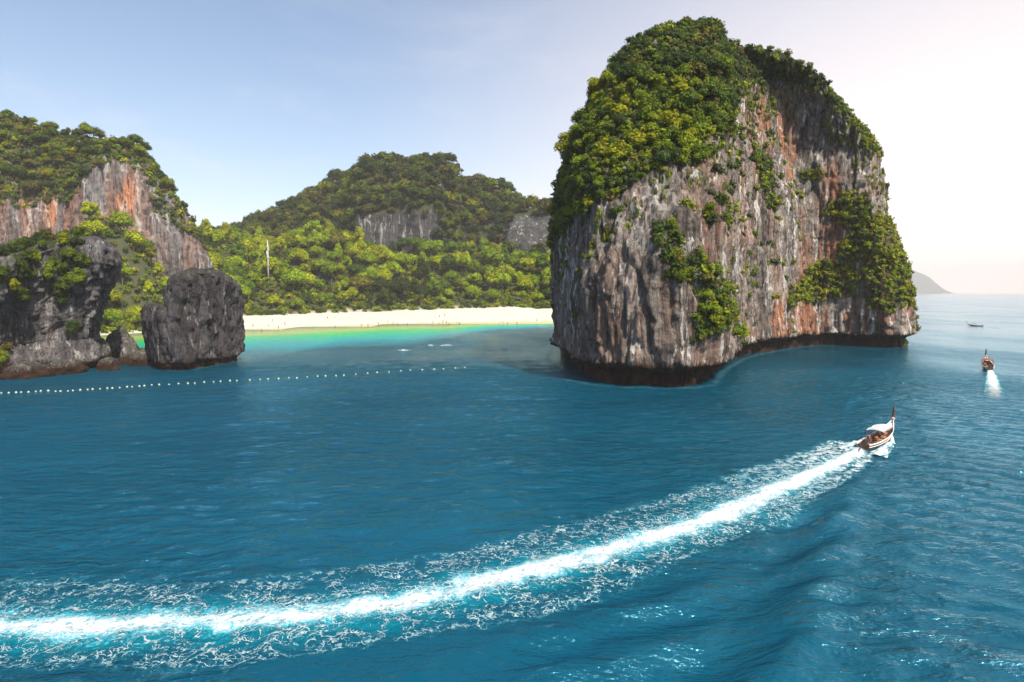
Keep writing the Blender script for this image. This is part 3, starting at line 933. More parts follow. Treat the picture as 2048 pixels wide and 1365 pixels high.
def crown_arrays(seed, blobs, nleaf, leaf, core=0.82, coarse=False):
    """blobs: (x,y,z,r). returns V, [quads, tris], tint"""
    g = np.random.default_rng(seed)
    B = np.array(blobs)
    Vs, Q, T, C = [], [], [], []
    off = 0
    iv, if_ = (ICO1_V, ICO1_F) if coarse else (ICO_V, ICO_F)
    for k, (x, y, z, r) in enumerate(B):
        c = np.array([x, y, z])
        v = iv * (r * core * (1 + 0.28 * perlin(iv * 2.2 + k * 3.1 + seed))[:, None]) + c
        bt = g.uniform(0.65, 1.35)
        Vs.append(v); T.append(if_ + off); off += len(v)
        C.append(np.repeat(np.clip(bt * g.uniform(.7, 1.0, (len(v), 1)), 0, 2), 3, 1))
        n = max(6, int(nleaf * (r / B[:, 3].mean()) ** 2))
        d = g.normal(size=(n, 3)); d[:, 2] = d[:, 2] * 0.8 + 0.25
        d /= np.linalg.norm(d, axis=1)[:, None]
        pos = c + d * r * g.uniform(0.62, 1.28, (n, 1))
        keep = np.ones(n, bool)
        for j, (x2, y2, z2, r2) in enumerate(B):
            if j != k:
                keep &= np.linalg.norm(pos - np.array([x2, y2, z2]), axis=1) > r2 * 0.72
        pos, d = pos[keep], d[keep]
        if not len(pos): continue
        nn = d + g.normal(size=d.shape) * 0.45 + np.array([0, 0, 0.25])
        nn /= np.linalg.norm(nn, axis=1)[:, None]
        lv, lf = leaf_quads(g, pos, nn, leaf)
        Vs.append(lv); Q.append(lf + off); off += len(lv)
        br = bt * g.uniform(0.6, 1.35, len(pos))
        hue = g.uniform(-0.16, 0.16, len(pos))
        col = np.stack([br * (1 + hue), br, br * (1 - hue)], 1)
        C.append(np.repeat(col, 4, 0))
    return np.vstack(Vs), [np.vstack(Q), np.vstack(T)], np.vstack(C)

def tree_blobs(g, Rr, Hh, n, lift):
    out = []
    for k in range(n):
        a = g.uniform(0, 2 * math.pi)
        rr = Rr * math.sqrt(g.uniform(0, 1)) * 0.78
        h = lift + (Hh - lift) * (0.25 + 0.62 * (1 - (rr / Rr) ** 2) * g.uniform(0.55, 1.0))
        out.append((rr * math.cos(a), rr * math.sin(a), h, Rr * g.uniform(0.26, 0.42)))
    return out

def tube(path, radii, seg=8):
    path = np.array(path, float); n = len(path)
    t = np.gradient(path, axis=0); t /= np.linalg.norm(t, axis=1)[:, None]
    ref = np.array([0.31, 0.95, 0.05])
    u = np.cross(t, ref); u /= np.linalg.norm(u, axis=1)[:, None]
    w = np.cross(t, u)
    a = np.linspace(0, 2 * math.pi, seg, endpoint=False)
    V = (path[:, None] + (u[:, None] * np.cos(a)[None, :, None] + w[:, None] * np.sin(a)[None, :, None]) * np.array(radii)[:, None, None]).reshape(-1, 3)
    F = []
    for i in range(n - 1):
        for j in range(seg):
            k = (j + 1) % seg
            F.append((i * seg + j, i * seg + k, (i + 1) * seg + k, (i + 1) * seg + j))
    caps = [np.array([list(range(seg))[::-1]]), np.array([[(n - 1) * seg + j for j in range(seg)]])]
    return V, [np.array(F)] + caps

def join(parts):
    """parts: list of (V, [faces])"""
    Vs, Fs, off = [], {}, 0
    for V, F in parts:
        Vs.append(V)
        for f in F:
            Fs.setdefault(f.shape[1], []).append(f + off)
        off += len(V)
    return np.vstack(Vs), [np.vstack(f) for f in Fs.values()]

# tree kinds: crowns 12 m tall to be scaled
TREES = []
for k in range(8):
    g = np.random.default_rng(100 + k)
    Rr, Hh, lift = [(5.0, 12, 2.5), (6.2, 10.5, 4.0), (3.6, 15.5, 3.2), (5.2, 12, 2.0), (6.6, 11.5, 5.0), (3.4, 13.5, 2.0), (5.0, 10.5, 1.5), (4.6, 14, 5.0)][k]
    bl = tree_blobs(g, Rr, Hh, 22 + 3 * (k % 4), lift)
    V, F, T = crown_arrays(500 + k, bl, 95, 0.46, core=0.6)
    cm = mesh_from('crown', V, F, M_leaf, {'tint': ('c', T)}, smooth=False)
    parts = [tube([(0, 0, -1.5), (0.1, 0, 2), (0.25, 0.1, lift + 2.5), (0.2, 0.1, Hh * 0.72)], [0.42, 0.32, 0.24, 0.1])]
    for j in range(5):
        b = bl[j * 3]
        z0 = lift + 0.5 * j
        parts.append(tube([(0.15, 0.05, z0), (b[0] * .5, b[1] * .5, (z0 + b[2]) / 2 + 0.3), (b[0], b[1], b[2])], [0.2, 0.13, 0.06], 6))
    V, F = join(parts)
    tm = mesh_from('trunk', V, F, M_bark)
    TREES.append((tm, cm))

# bushes for the rock faces: about 2 m radius
BUSHES = []
for k in range(7):
    g = np.random.default_rng(300 + k)
    bl = []
    for j in range(10):
        a = g.uniform(0, 6.28); rr = 1.5 * math.sqrt(g.uniform(0, 1))
        bl.append((rr * math.cos(a), rr * math.sin(a) , 0.5 + g.uniform(0.0, 1.7) * (1.15 - rr / 1.9), g.uniform(0.5, 0.85)))
    V, F, T = crown_arrays(700 + k, bl, 120, 0.2, core=0.6)
    fm = mesh_from('foliage', V, F, M_leaf, {'tint': ('c', T)}, smooth=False)
    parts = [tube([(0, 0, -1.2), (b[0] * .3, b[1] * .3, 0.3), (b[0], b[1], b[2])], [0.11, 0.08, 0.04], 5) for b in bl[:5]]
    V, F = join(parts)
    sm = mesh_from('stem', V, F, M_bark)
    BUSHES.append((sm, fm))

# light clumps that are merged into undergrowth
CLUMPS = []
for k in range(6):
    g = np.random.default_rng(900 + k)
    bl = [(g.uniform(-.5, .5), g.uniform(-.5, .5), g.uniform(0.1, .55), g.uniform(.42, .65)) for _ in range(4)]
    CLUMPS.append(crown_arrays(950 + k, bl, 22, 0.24, core=0.65, coarse=True))
CANOPY = []
for k in range(6):
    g = np.random.default_rng(1200 + k)
    bl = tree_blobs(g, 1.0, 2.0, 11, 0.5)
    CANOPY.append(crown_arrays(1250 + k, bl, 40, 0.13, core=0.66, coarse=True))

def scatter_joined(name, pts, nrm, sizes, colours, lib, lean=0.5, seed=0, base=(0, 0, 0)):
    g = np.random.default_rng(seed)
    parts, tints = [], []
    Vs, Q, T, C = [], [], [], []
    off = 0
    for i in range(len(pts)):
        V, (q, t), c = lib[g.integers(len(lib))]
        up = nrm[i] * lean + np.array([0, 0, 1 - lean]); up /= np.linalg.norm(up)
        a = g.uniform(0, 6.28)
        x = np.array([math.cos(a), math.sin(a), 0.0]); x -= up * (x @ up); x /= np.linalg.norm(x)
        y = np.cross(up, x)
        M = np.stack([x, y, up], 0) * sizes[i]
        Vs.append(V @ M + pts[i]); Q.append(q + off); T.append(t + off); off += len(V)
        C.append(c * colours[i][None])
    V = rebase(np.vstack(Vs), base)
    return obj(name, mesh_from(name, V, [np.vstack(Q), np.vstack(T)], M_leaf, {'tint': ('c', np.vstack(C))}, smooth=False), loc=base)

def poisson(pts, order, rmin):
    """greedy pick in the given order so that no two picks are closer than rmin"""
    cell = {}
    out = []
    for i in order:
        p = pts[i]
        k = tuple((p // rmin).astype(int))
        ok = True
        for dx in (-1, 0, 1):
            for dy in (-1, 0, 1):
                for dz in (-1, 0, 1):
                    for j in cell.get((k[0] + dx, k[1] + dy, k[2] + dz), ()):
                        if ((pts[j] - p) ** 2).sum() < rmin * rmin:
                            ok = False; break
                    if not ok: break
                if not ok: break
            if not ok: break
        if ok:
            cell.setdefault(k, []).append(i); out.append(i)
    return out

def grid_areas(P):
    a = np.linalg.norm(np.cross(np.gradient(P, axis=0), np.gradient(P, axis=1)), axis=2)
    return a.ravel()

def pick(P, N, mask, rmin, seed, ncand=20000):
    g = np.random.default_rng(seed)
    w = grid_areas(P) * np.clip(mask, 0, 1)
    w = w / w.sum()
    c = g.choice(len(w), size=min(ncand, int((w > 0).sum())), replace=False, p=w)
    idx = poisson(P.reshape(-1, 3)[c], range(len(c)), rmin)
    c = c[idx]
    return P.reshape(-1, 3)[c], N.reshape(-1, 3)[c]

GREENS = np.array([(0.185, 0.225, 0.008), (0.125, 0.175, 0.008), (0.075, 0.115, 0.010), (0.038, 0.066, 0.014), (0.245, 0.250, 0.006), (0.130, 0.115, 0.022)])
def green(g, w):
    global TINT
    k = g.choice(len(GREENS), p=np.array(w) / sum(w))
    TINT = ['bright green', 'mid green', 'deep green', 'dark green', 'yellow green', 'olive brown'][k]
    return GREENS[k] * g.uniform(0.85, 1.15)

def size_word(s, a, b):
    return 'small ' if s < a else ('large ' if s > b else 'middling ')

def place_bush(p, n, size, colour, label, group, lean=0.55, g=rng):
    k = int(g.integers(len(BUSHES)))
    up = n * lean + np.array([0, 0, 1 - lean]); up /= np.linalg.norm(up)
    r = obj('cliff_bush', None, loc=tuple(p + n * 0.15))
    r.rotation_mode = 'QUATERNION'
    q = Vector(up).to_track_quat('Z', 'Y')
    r.rotation_quaternion = q @ Matrix.Rotation(float(g.uniform(0, 6.28)), 4, 'Z').to_quaternion()
    r.scale = (size * float(g.uniform(.9, 1.15)), size * float(g.uniform(.9, 1.15)), size)
    s = obj('stem', BUSHES[k][0], r)
    f = obj('foliage', BUSHES[k][1], r)
    f.color = (*colour, 1)
    tag(r, label, 'bush', group)
    return r

# ---- bushes on the great rock: the ones that show largest are individuals
g = np.random.default_rng(11)
vis = (((CAM[None] - GP.reshape(-1, 3)) * GN.reshape(-1, 3)).sum(1) > 0)
# one view-facing copy of the mask for the individuals, the whole of it for the undergrowth
pts, nrm = pick(GP, GN, gmask * vis * (gmask > 0.5), 3.3, 12)
bx, by = project(pts)
ordr = np.argsort(-(1.0 / pts[:, 1]) * (1 + 0.6 * (by > 130)))[:205]
def rock_bush_label(x, y):
    if y > interp(x, VEG_LINE) + 18:
        if x < 1480 and y > 520: return 'bush in the hanging cluster low on the great rock\'s near corner'
        if x < 1480: return 'bush in the thin streak slanting down the great rock\'s face'
        if x > 1685: return 'bush on the ledges at the great rock\'s seaward edge'
        if x > 1570 and y > 500: return 'bush in the round cluster above the great rock\'s sea notch'
        return 'bush on a ledge high up the orange face of the great rock'
    if y > interp(x, VEG_LINE) - 30: return 'bush along the rim where the great rock turns bare' if x < 1300 else 'bush fringing the orange face under the great rock\'s crown'
    if x < 1170: return 'bush on the outermost left flank of the great rock'
    if x < 1250 and y > 250: return 'bush on the great rock\'s left shoulder above the dark face'
    if x < 1250: return 'bush on the upper left slope of the great rock'
    if x < 1400 and y > 200: return 'bush spilling over the great rock\'s front brow'
    if x < 1400 and y > 110: return 'bush between front brow and summit of the great rock'
    if y < 110 and x < 1480: return 'bush on the summit of the great rock'
    if x < 1520: return 'bush just below the summit on the great rock\'s sea side'
    return 'bush on the great rock\'s summit slope descending to the sea'
for i in ordr:
    x, y = bx[i], by[i]
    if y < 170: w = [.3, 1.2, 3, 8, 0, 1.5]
    elif x > 1560 and y > 330: w = [3, .6, .2, 0, 8, .8]  # yellower greens carry the warm glow of the seaward side
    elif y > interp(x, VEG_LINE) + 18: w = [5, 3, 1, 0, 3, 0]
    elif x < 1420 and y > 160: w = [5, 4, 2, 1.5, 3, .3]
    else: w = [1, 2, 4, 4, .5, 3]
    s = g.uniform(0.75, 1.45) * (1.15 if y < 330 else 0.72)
    c = green(g, w) * (np.array([1.25, 1.08, .8]) if x > 1560 and y > 330 else 1.0)  # warm glow on seaward bushes is put into their leaf colour
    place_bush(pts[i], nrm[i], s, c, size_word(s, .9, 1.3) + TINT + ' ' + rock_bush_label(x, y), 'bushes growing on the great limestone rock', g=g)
p2, n2 = pick(GP, GN, gmask, 1.55, 13, 30000)
ux, uy = project(p2)
cols_ = [green(g, [.3, 1.2, 3, 8, 0, 2] if y < 170 else ([3, 2, 1, .5, 3, 1] if x > 1560 and y > 330 else [2, 3, 4, 3, 1, 1])) for x, y in zip(ux, uy)]  # seaward clumps are yellowed for the same painted glow
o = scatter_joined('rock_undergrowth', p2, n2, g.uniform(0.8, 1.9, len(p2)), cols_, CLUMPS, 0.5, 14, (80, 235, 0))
tag(o, 'low tangled undergrowth covering the crown of the great limestone rock', 'undergrowth', kind='stuff')

rim = sstep(60, 10, np.abs(project(GP.reshape(-1, 3))[1] - interp(project(GP.reshape(-1, 3))[0], VEG_LINE) - 22)) * (((CAM[None] - GP.reshape(-1, 3)) * GN.reshape(-1, 3)).sum(1) > 0)
noi = perlin(GP.reshape(-1, 3) * np.array([.16, .16, .05]))
p3, n3 = pick(GP, GN, rim * (noi > .08), 1.5, 31)
lib3 = [(V * np.array([.55, .55, 1.9]) - np.array([0, 0, 1.1]), F, C) for V, F, C in CLUMPS]
o = scatter_joined('hanging_vines', p3, n3, g.uniform(.5, 1.25, len(p3)), [green(g, [2, 3, 4, 3, 1, 2]) for _ in p3], lib3, 0.12, 32, (80, 235, 0))
tag(o, 'ragged vines hanging over the rim of the great limestone rock', 'vines', kind='stuff')

# ---- pillar bushes
pts, nrm = pick(PP, PN, pmask * (pmask > .4), 3.0, 15)
bx, by = project(pts)
vis = (bx > -15) & (bx < 240) & (((CAM[None] - pts) * nrm).sum(1) > -20)
for i in np.where(vis)[0]:
    x, y = bx[i], by[i]
    lab = ('bush on the top rim of the grey pillar' if y < 492 else 'bush hanging on the outer half of the pillar\'s face' if x < 90 and y < 535 else 'bush low in the hanging clump of the pillar\'s outer half' if x < 90 else
           'bush hanging on the stack-side half of the pillar\'s face' if y < 640 else 'bush low on the grey pillar near the waterline')
    if y > 690: lab = 'bush at the pillar\'s foot by the picture edge'
    sz = g.uniform(.7, 1.25)
    c = green(g, [1, 3, 4, 3, 0.6, .5]) * (1.2 if y > 690 else 0.9)
    place_bush(pts[i], nrm[i], sz, c, size_word(sz, .88, 1.08) + TINT + ' ' + lab, 'bushes growing on the grey pillar', 0.6, g)

# ---- headland trees
pts, nrm = pick(HP, HN, hmask * (hmask > .45), 7.5, 16)
bx, by = project(pts)
vis = np.where((bx > -60) & (bx < 440) & (((CAM[None] - pts) * nrm).sum(1) > -5))[0]
for i in vis:
    x, y = bx[i], by[i]
    k = int(g.integers(len(TREES)))
    s = g.uniform(.5, .95)
    r = empty('headland_tree', (pts[i][0], pts[i][1], pts[i][2] - 1.0), float(g.uniform(0, 6.28)), s)
    r.scale = (s, s, s * float(g.uniform(.75, 1.05)))
    obj('trunk', TREES[k][0], r)
    c = obj('crown', TREES[k][1], r)
    c.color = (*(green(g, [1.5, 2.5, 3.5, 3, 1, 2.5]) * .95), 1)
    edge = y < interp(x, HEAD_TOP) + 22
    if edge: lab = 'tree on the headland cliff\'s skyline near the picture edge' if x < 110 else 'tree on the headland cliff\'s middle skyline' if x < 270 else 'tree on the headland cliff\'s steep beach-side shoulder'
    elif y < 400: lab = 'tree on the headland\'s wooded slope near the picture edge' if x < 90 else 'tree on the headland\'s wooded slope above the orange face'
    else: lab = 'tree clinging low on the orange headland face'
    tag(r, size_word(s, .62, .82) + TINT + ' ' + lab, 'tree', 'trees on the headland cliff')
p2, n2 = pick(HP, HN, hmask, 3.2, 17)
cols_ = [green(g, [1.5, 2, 4, 4, .5, 3]) for _ in p2]
o = scatter_joined('headland_undergrowth', p2, n2, g.uniform(1.6, 3.2, len(p2)), cols_, CLUMPS, 0.4, 18, (-290, 430, 0))
tag(o, 'shrubby undergrowth covering the top of the headland cliff', 'undergrowth', kind='stuff')

# ---- hill woods: reads as one mass
pts, nrm = pick(LP, LN, np.where(LN.reshape(-1, 3)[:, 2] > .25, lmask + .15, 0.03), 7.2, 19, 30000)
bx, by = project(pts)
bare = ((bx > 712) & (bx < 872) & (by > 436) & (by < 520)) | ((bx > 1005) & (bx < 1120) & (by > 432) & (by < 510))
keep = (bx > 180) & (bx < 1250) & ~(bare & (pts[:, 1] < 660) & (g.uniform(0, 1, len(pts)) > .12))
pts, nrm = pts[keep], nrm[keep]
cols_ = [green(g, [1.4, 2.4, 3.4, 4.4, 0.6, 2.0]) * .68 for _ in pts]
szs = g.uniform(3.4, 8.2, len(pts))
o = scatter_joined('hill_forest', pts - np.array([0, 0, 2.0]), nrm, szs, cols_, CANOPY, 0.2, 20, (-70, 640, 0))
tag(o, 'dense olive green forest canopy covering the hill behind the beach', 'forest', kind='stuff')

# ---- beach forest: each tree a thing
g = np.random.default_rng(21)
cand = np.stack([g.uniform(-330, 75, 9000), g.uniform(225, 660, 9000), np.zeros(9000)], -1)
e = inland(cand[:, 0], cand[:, 1])
lim = np.where(cand[:, 0] < -178, 8, 64)
cand = cand[(e > lim) & (e < np.where(cand[:, 0] < -120, 250, 160))]
e = inland(cand[:, 0], cand[:, 1])
cand[:, 2] = 0
o1 = np.argsort(e + g.uniform(0, 60, len(e)))
sel = cand[poisson(cand, o1, 10.2)]
sel[:, 2] = land_z(sel[:, 0], sel[:, 1])
fx, fy = project(sel)
ok = (fx > 150) & (fx < 1120) & ~((np.abs(fx - 535) < 26) & (sel[:, 1] < 482) & (inland(sel[:, 0], sel[:, 1]) > 78))
sel, fx, fy = sel[ok], fx[ok], fy[ok]
es = inland(sel[:, 0], sel[:, 1])
order = np.argsort(sel[:, 1] + np.where(es > 150, 500, 0))
N_TREE = 290
count = 0
for i in order[:N_TREE]:
    k = int(g.integers(len(TREES)))
    front = es[i] < 75
    s = g.uniform(.85, 1.6) * (0.72 if front else 1.0) * (0.8 if sel[i][0] < -175 and es[i] < 40 else 1)
    w = [6, 3, 1.2, .5, 5, .3] if fx[i] < 760 else [6, 4, 1.8, .8, 3, .3]
    c = green(g, w) * np.array([1.30, 1.42, 0.7])
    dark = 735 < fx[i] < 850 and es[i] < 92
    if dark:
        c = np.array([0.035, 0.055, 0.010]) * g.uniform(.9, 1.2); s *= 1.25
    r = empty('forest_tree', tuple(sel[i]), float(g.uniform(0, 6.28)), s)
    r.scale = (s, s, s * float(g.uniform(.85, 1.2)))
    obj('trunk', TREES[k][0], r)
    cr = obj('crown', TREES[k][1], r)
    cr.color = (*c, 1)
    where = ('between pillar and black stack' if fx[i] < 335 else 'above the black stack' if fx[i] < 490 else 'behind the pale mast' if fx[i] < 540 else 'just past the pale mast' if fx[i] < 590 else 'past the pale mast' if fx[i] < 640 else
             'short of the dark broad trees' if fx[i] < 740 else 'by the dark broad trees' if fx[i] < 850 else 'beyond the dark broad trees' if fx[i] < 970 else 'next to the great rock')
    row = 'at the sand\'s edge' if front else ('amid the forest' if es[i] < 112 else 'at the forest\'s back')
    tag(r, ('%sdark broad tree %s of the dark clump' % (size_word(s, 1.2, 1.5), 'over the sand' if front else 'at the back')  if dark else size_word(s, .95, 1.22) + TINT + ' tree %s, %s' % (row, where)), 'tree', 'trees of the beach forest')
rest = order[N_TREE:]
if len(rest):
    o = scatter_joined('back_forest', sel[rest], np.tile([0, 0, 1.0], (len(rest), 1)), g.uniform(5, 7.5, len(rest)), [green(g, [5, 5, 2.5, 1, 2.5, .4]) for _ in rest], CANOPY, 0, 23, (-100, 500, 0))
    tag(o, 'rear trees of the beach forest merging into one canopy', 'forest', kind='stuff')

# low growth under and between the forest trees
cu = np.stack([g.uniform(-330, 75, 26000), g.uniform(225, 660, 26000), np.zeros(26000)], -1)
e = inland(cu[:, 0], cu[:, 1])
cu = cu[(e > np.where(cu[:, 0] < -178, 5, 61)) & (e < np.where(cu[:, 0] < -120, 250, 175))]
cu = cu[poisson(cu, range(len(cu)), 3.4)]
cu[:, 2] = land_z(cu[:, 0], cu[:, 1])
ux, uy = project(cu)
ok = (ux > 120) & (ux < 1130)
cu = cu[ok]
cols_ = [green(g, [3, 4, 3, 1.5, 2, 1]) for _ in cu]
o = scatter_joined('forest_undergrowth', cu, np.tile([0, 0, 1.0], (len(cu), 1)), g.uniform(2.0, 4.2, len(cu)), cols_, CLUMPS, 0, 22, (-100, 500, 0))
tag(o, 'low green undergrowth beneath the trees of the beach forest', 'undergrowth', kind='stuff')
print('FOREST', len(sel), 'rest', len(rest), 'headland', len(vis), 'hill', len(pts), 'rock ug', len(p2))


# ------------------------------------------------------------------ foam and wakes
def foam_mat():
    m, nt, out = new_mat('sea_foam')
    b = NB(nt)
    P = b.pos()
    core = b.attr('core').outputs['Fac']      # 0 on the wake's axis, 1 at the edge of the churned water
    t = b.attr('side').outputs['Fac']         # -1 near edge, +1 far edge of the foam field
    age = b.attr('age').outputs['Fac']        # 0 at the boat, 1 at the far end
    n1 = b.noise(P, 0.55, 5, 0.6); n2 = b.noise(P, 1.9, 5, 0.65); n0 = b.noise(P, 0.22, 3, 0.5)
    cn = b.math('ADD', core, b.math('MULTIPLY', b.math('SUBTRACT', n1, 0.5), 1.7))
    cn = b.math('ADD', cn, b.math('MULTIPLY', b.math('SUBTRACT', n2, 0.5), 1.0))
    cn = b.math('ADD', cn, b.math('MULTIPLY', age, b.math('MULTIPLY', b.rng(n0, 0.36, 0.6, -0.3, 1.0), 0.32)))
    cn = b.math('ADD', cn, b.math('MULTIPLY', b.math('SUBTRACT', b.noise(P, 5.5, 3, 0.6), 0.5), 0.7))
    mcore = b.rng(cn, 1.15, 0.5)
    crest = b.rng(b.math('ADD', cn, b.math('MULTIPLY', age, 0.32)), 1.0, 0.3)
    halo = b.rng(b.math('ADD', core, b.math('MULTIPLY', b.math('SUBTRACT', n1, 0.5), 2.2)), 1.9, 0.6, 0.0, 1.0)
    warp = b.n('ShaderNodeTexNoise'); b.l(P, warp.inputs['Vector']); warp.inputs['Scale'].default_value = 0.9; warp.inputs['Detail'].default_value = 4
    wv = b.n('ShaderNodeVectorMath', operation='MULTIPLY_ADD')
    b.l(warp.outputs['Color'], wv.inputs[0]); wv.inputs[1].default_value = (1.7, 1.7, 0); b.l(P, wv.inputs[2])
    def lace(scale, w):
        v = b.n('ShaderNodeTexVoronoi', feature='DISTANCE_TO_EDGE', voronoi_dimensions='2D')
        b.l(wv.outputs[0], v.inputs['Vector']); v.inputs['Scale'].default_value = scale
        return b.rng(v.outputs['Distance'], w, w * 0.25)
    l1 = lace(0.85, 0.07); l2 = lace(1.9, 0.11); l3 = lace(4.2, 0.17)
    ta = b.math('ABSOLUTE', t)
    tn = b.math('ADD', ta, b.math('MULTIPLY', b.math('SUBTRACT', n1, 0.5), 0.9))
    env = b.rng(tn, 1.0, 0.80)
    edge = b.math('MULTIPLY', env, b.rng(tn, 0.62, 0.86))
    patch = b.math('MULTIPLY', b.rng(b.noise(P, 0.4, 4, 0.6), 0.43, 0.58), b.rng(b.noise(P, 2.6, 3, 0.6), 0.37, 0.52))
    young = b.rng(age, 0.55, 0.0, 0.0, 1.0)
    lac = b.math('MAXIMUM', b.math('MULTIPLY', l2, patch), b.math('MULTIPLY', l3, b.math('MULTIPLY', b.rng(n2, 0.45, 0.56), b.rng(n1, 0.40, 0.53))))
    lac = b.math('MAXIMUM', lac, b.math('MULTIPLY', l1, b.math('MULTIPLY', b.math('MAXIMUM', edge, b.rng(core, 2.4, 1.0)), b.rng(b.noise(P, 1.1, 4, 0.6), 0.46, 0.56))))
    lac = b.math('MAXIMUM', lac, b.math('MULTIPLY', edge, b.math('MULTIPLY', b.rng(n2, 0.52, 0.62), b.rng(n1, 0.42, 0.56))))
    lac = b.math('MAXIMUM', lac, b.math('MULTIPLY', young, b.rng(b.noise(P, 1.2, 5, 0.65), 0.45, 0.56)))
    lac = b.math('MULTIPLY', lac, env)
    white = b.math('MAXIMUM', mcore, b.math('MULTIPLY', lac, b.rng(age, 0.2, 1.0, 0.95, 0.8)))
    alpha = b.math('MAXIMUM', white, b.math('MULTIPLY', halo, 0.5))
    endf = b.attr('ends').outputs['Fac']
    alpha = b.math('MULTIPLY', alpha, endf)
    wcol = b.mix(b.math('MULTIPLY', b.rng(n2, 0.47, 0.34), b.rng(age, 0.1, 0.8, 0.3, 1.0)), (0.76, 0.79, 0.80), (0.12, 0.46, 0.58))
    col = b.mix(white, (0.0, 0.32, 0.45), b.mix(b.math('MAXIMUM', crest, lac), (0.05, 0.42, 0.54), wcol))
    d = b.n('ShaderNodeBsdfDiffuse'); b.l(col, d.inputs['Color'])
    bump = b.n('ShaderNodeBump'); bump.inputs['Strength'].default_value = 1.0; bump.inputs['Distance'].default_value = 0.6
    b.l(n2, bump.inputs['Height']); b.l(bump.outputs[0], d.inputs['Normal'])
    tr = b.n('ShaderNodeBsdfTransparent')
    mx = b.n('ShaderNodeMixShader')
    b.l(alpha, mx.inputs[0]); b.l(tr.outputs[0], mx.inputs[1]); b.l(d.outputs[0], mx.inputs[2])
    b.l(mx.outputs[0], out.inputs['Surface'])
    return m
M_foam = foam_mat()

def wake(name, C, U, L, half0, half1, nj, label, relief=0.22, age1=1.0, fade_end=0.0):
    ns = len(C)
    tt = np.linspace(-1.12, 1.12, nj)
    P = np.where(tt[None, :, None] >= 0, C[:, None] + (U - C)[:, None] * tt[None, :, None], C[:, None] - (L - C)[:, None] * tt[None, :, None])
    tg = np.gradient(C, axis=0); tg /= np.linalg.norm(tg, axis=1)[:, None]
    nr = np.stack([-tg[:, 1], tg[:, 0]], 1)
    dist = np.abs(((P - C[:, None]) * nr[:, None]).sum(2))
    sa = np.linspace(0, 1, ns)
    half = half0 + (half1 - half0) * np.minimum(sa * 3, 1)
    core = dist / half[:, None]
    x, y = P[:, :, 0].ravel(), P[:, :, 1].ravel()
    p = np.stack([x, y, 0 * x], -1)
    z = swell(x, y) + 0.05
    c = core.ravel()
    z += relief * np.exp(-c ** 2) * (0.7 + 1.2 * fbm(p / 1.3, 3)) + relief * 0.25 * fbm(p / 0.8 + 7, 2) * sstep(1.1, .8, np.abs(np.tile(tt, ns)))
    age = np.repeat(sa * age1, nj)
    ends = np.repeat(sstep(0, 0.012, sa) * (1 - sstep(1 - fade_end, 1.0, sa) if fade_end else 1), nj)
    b = (float(C[0, 0]), float(C[0, 1]), 0)
    o = obj(name, mesh_from(name, rebase(np.stack([x, y, z], -1), b), [grid_faces(ns, nj)], M_foam,
            {'core': ('f', c), 'side': ('f', np.tile(tt, ns)), 'age': ('f', age), 'ends': ('f', ends)}), loc=b)
    return tag(o, label, 'wake', kind='stuff')
wake('boat_wake', wc, wu, wlo, 1.0, 2.2, 74, 'long white foaming wake trailing behind the nearest long-tail boat')

def sea_path(pts, n):
    return resample(np.array([at_sea(*p)[:2] for p in pts]), n)
wake('second_boat_wake', sea_path([(1980, 741), (1983, 752), (1986, 770), (1990, 790), (1994, 812)], 90), sea_path([(1974, 741), (1973, 752), (1968, 770), (1962, 790), (1958, 812)], 90),
     sea_path([(1986, 741), (1992, 752), (2001, 770), (2012, 790), (2024, 812)], 90), 0.7, 1.5, 30, 'short white wake behind the boat seen from its stern', 0.2, 0.35, 0.6)
wake('third_boat_wake', sea_path([(1966, 653), (1976, 654), (1988, 655.5), (2002, 657.5)], 60), sea_path([(1966, 652.5), (1976, 653.2), (1988, 654.4), (2002, 656)], 60),
     sea_path([(1966, 653.5), (1976, 654.8), (1988, 656.6), (2002, 659)], 60), 0.4, 0.6, 20, 'faint wake line behind the farthest boat', 0.1, 0.6, 0.5)

def swash(name, foot_, closed_n, width, label, centre):
    Fp = resample(foot_, closed_n, closed=True)
    tg = np.roll(Fp, -1, 0) - np.roll(Fp, 1, 0); tg /= np.linalg.norm(tg, axis=1)[:, None]
    nr = np.stack([tg[:, 1], -tg[:, 0]], 1)
    if ((Fp - Fp.mean(0)) * nr).sum() < 0: nr = -nr
    nj = 7
    w = np.linspace(-1.6, width, nj)
    Pw = Fp[:, None] + nr[:, None] * w[None, :, None]
    x, y = Pw[:, :, 0].ravel(), Pw[:, :, 1].ravel()
    z = swell(x, y) + .05
    core = np.tile(np.abs(np.linspace(-1, 1, nj)) * 1.0 + .95, closed_n)
    z0 = 0 * x
    b = (centre[0], centre[1], 0)
    o = obj(name, mesh_from(name, rebase(np.stack([x, y, z], -1), b), [grid_faces(closed_n, nj, True)], M_foam,
            {'core': ('f', core), 'side': ('f', z0 + .5), 'age': ('f', z0 + .75), 'ends': ('f', z0 + .24)}), loc=b)
    tag(o, label, 'foam', kind='stuff')
swash('shore_foam', foot, 700, 0.5, 'thin broken foam along the waterline of the great rock', (80, 235))
swash('shore_foam', fs, 220, 0.5, 'thin broken foam around the foot of the black stack', (-90, 195))
swash('shore_foam', fp, 320, 0.6, 'thin broken foam along the foot of the grey pillar', (-150, 200))

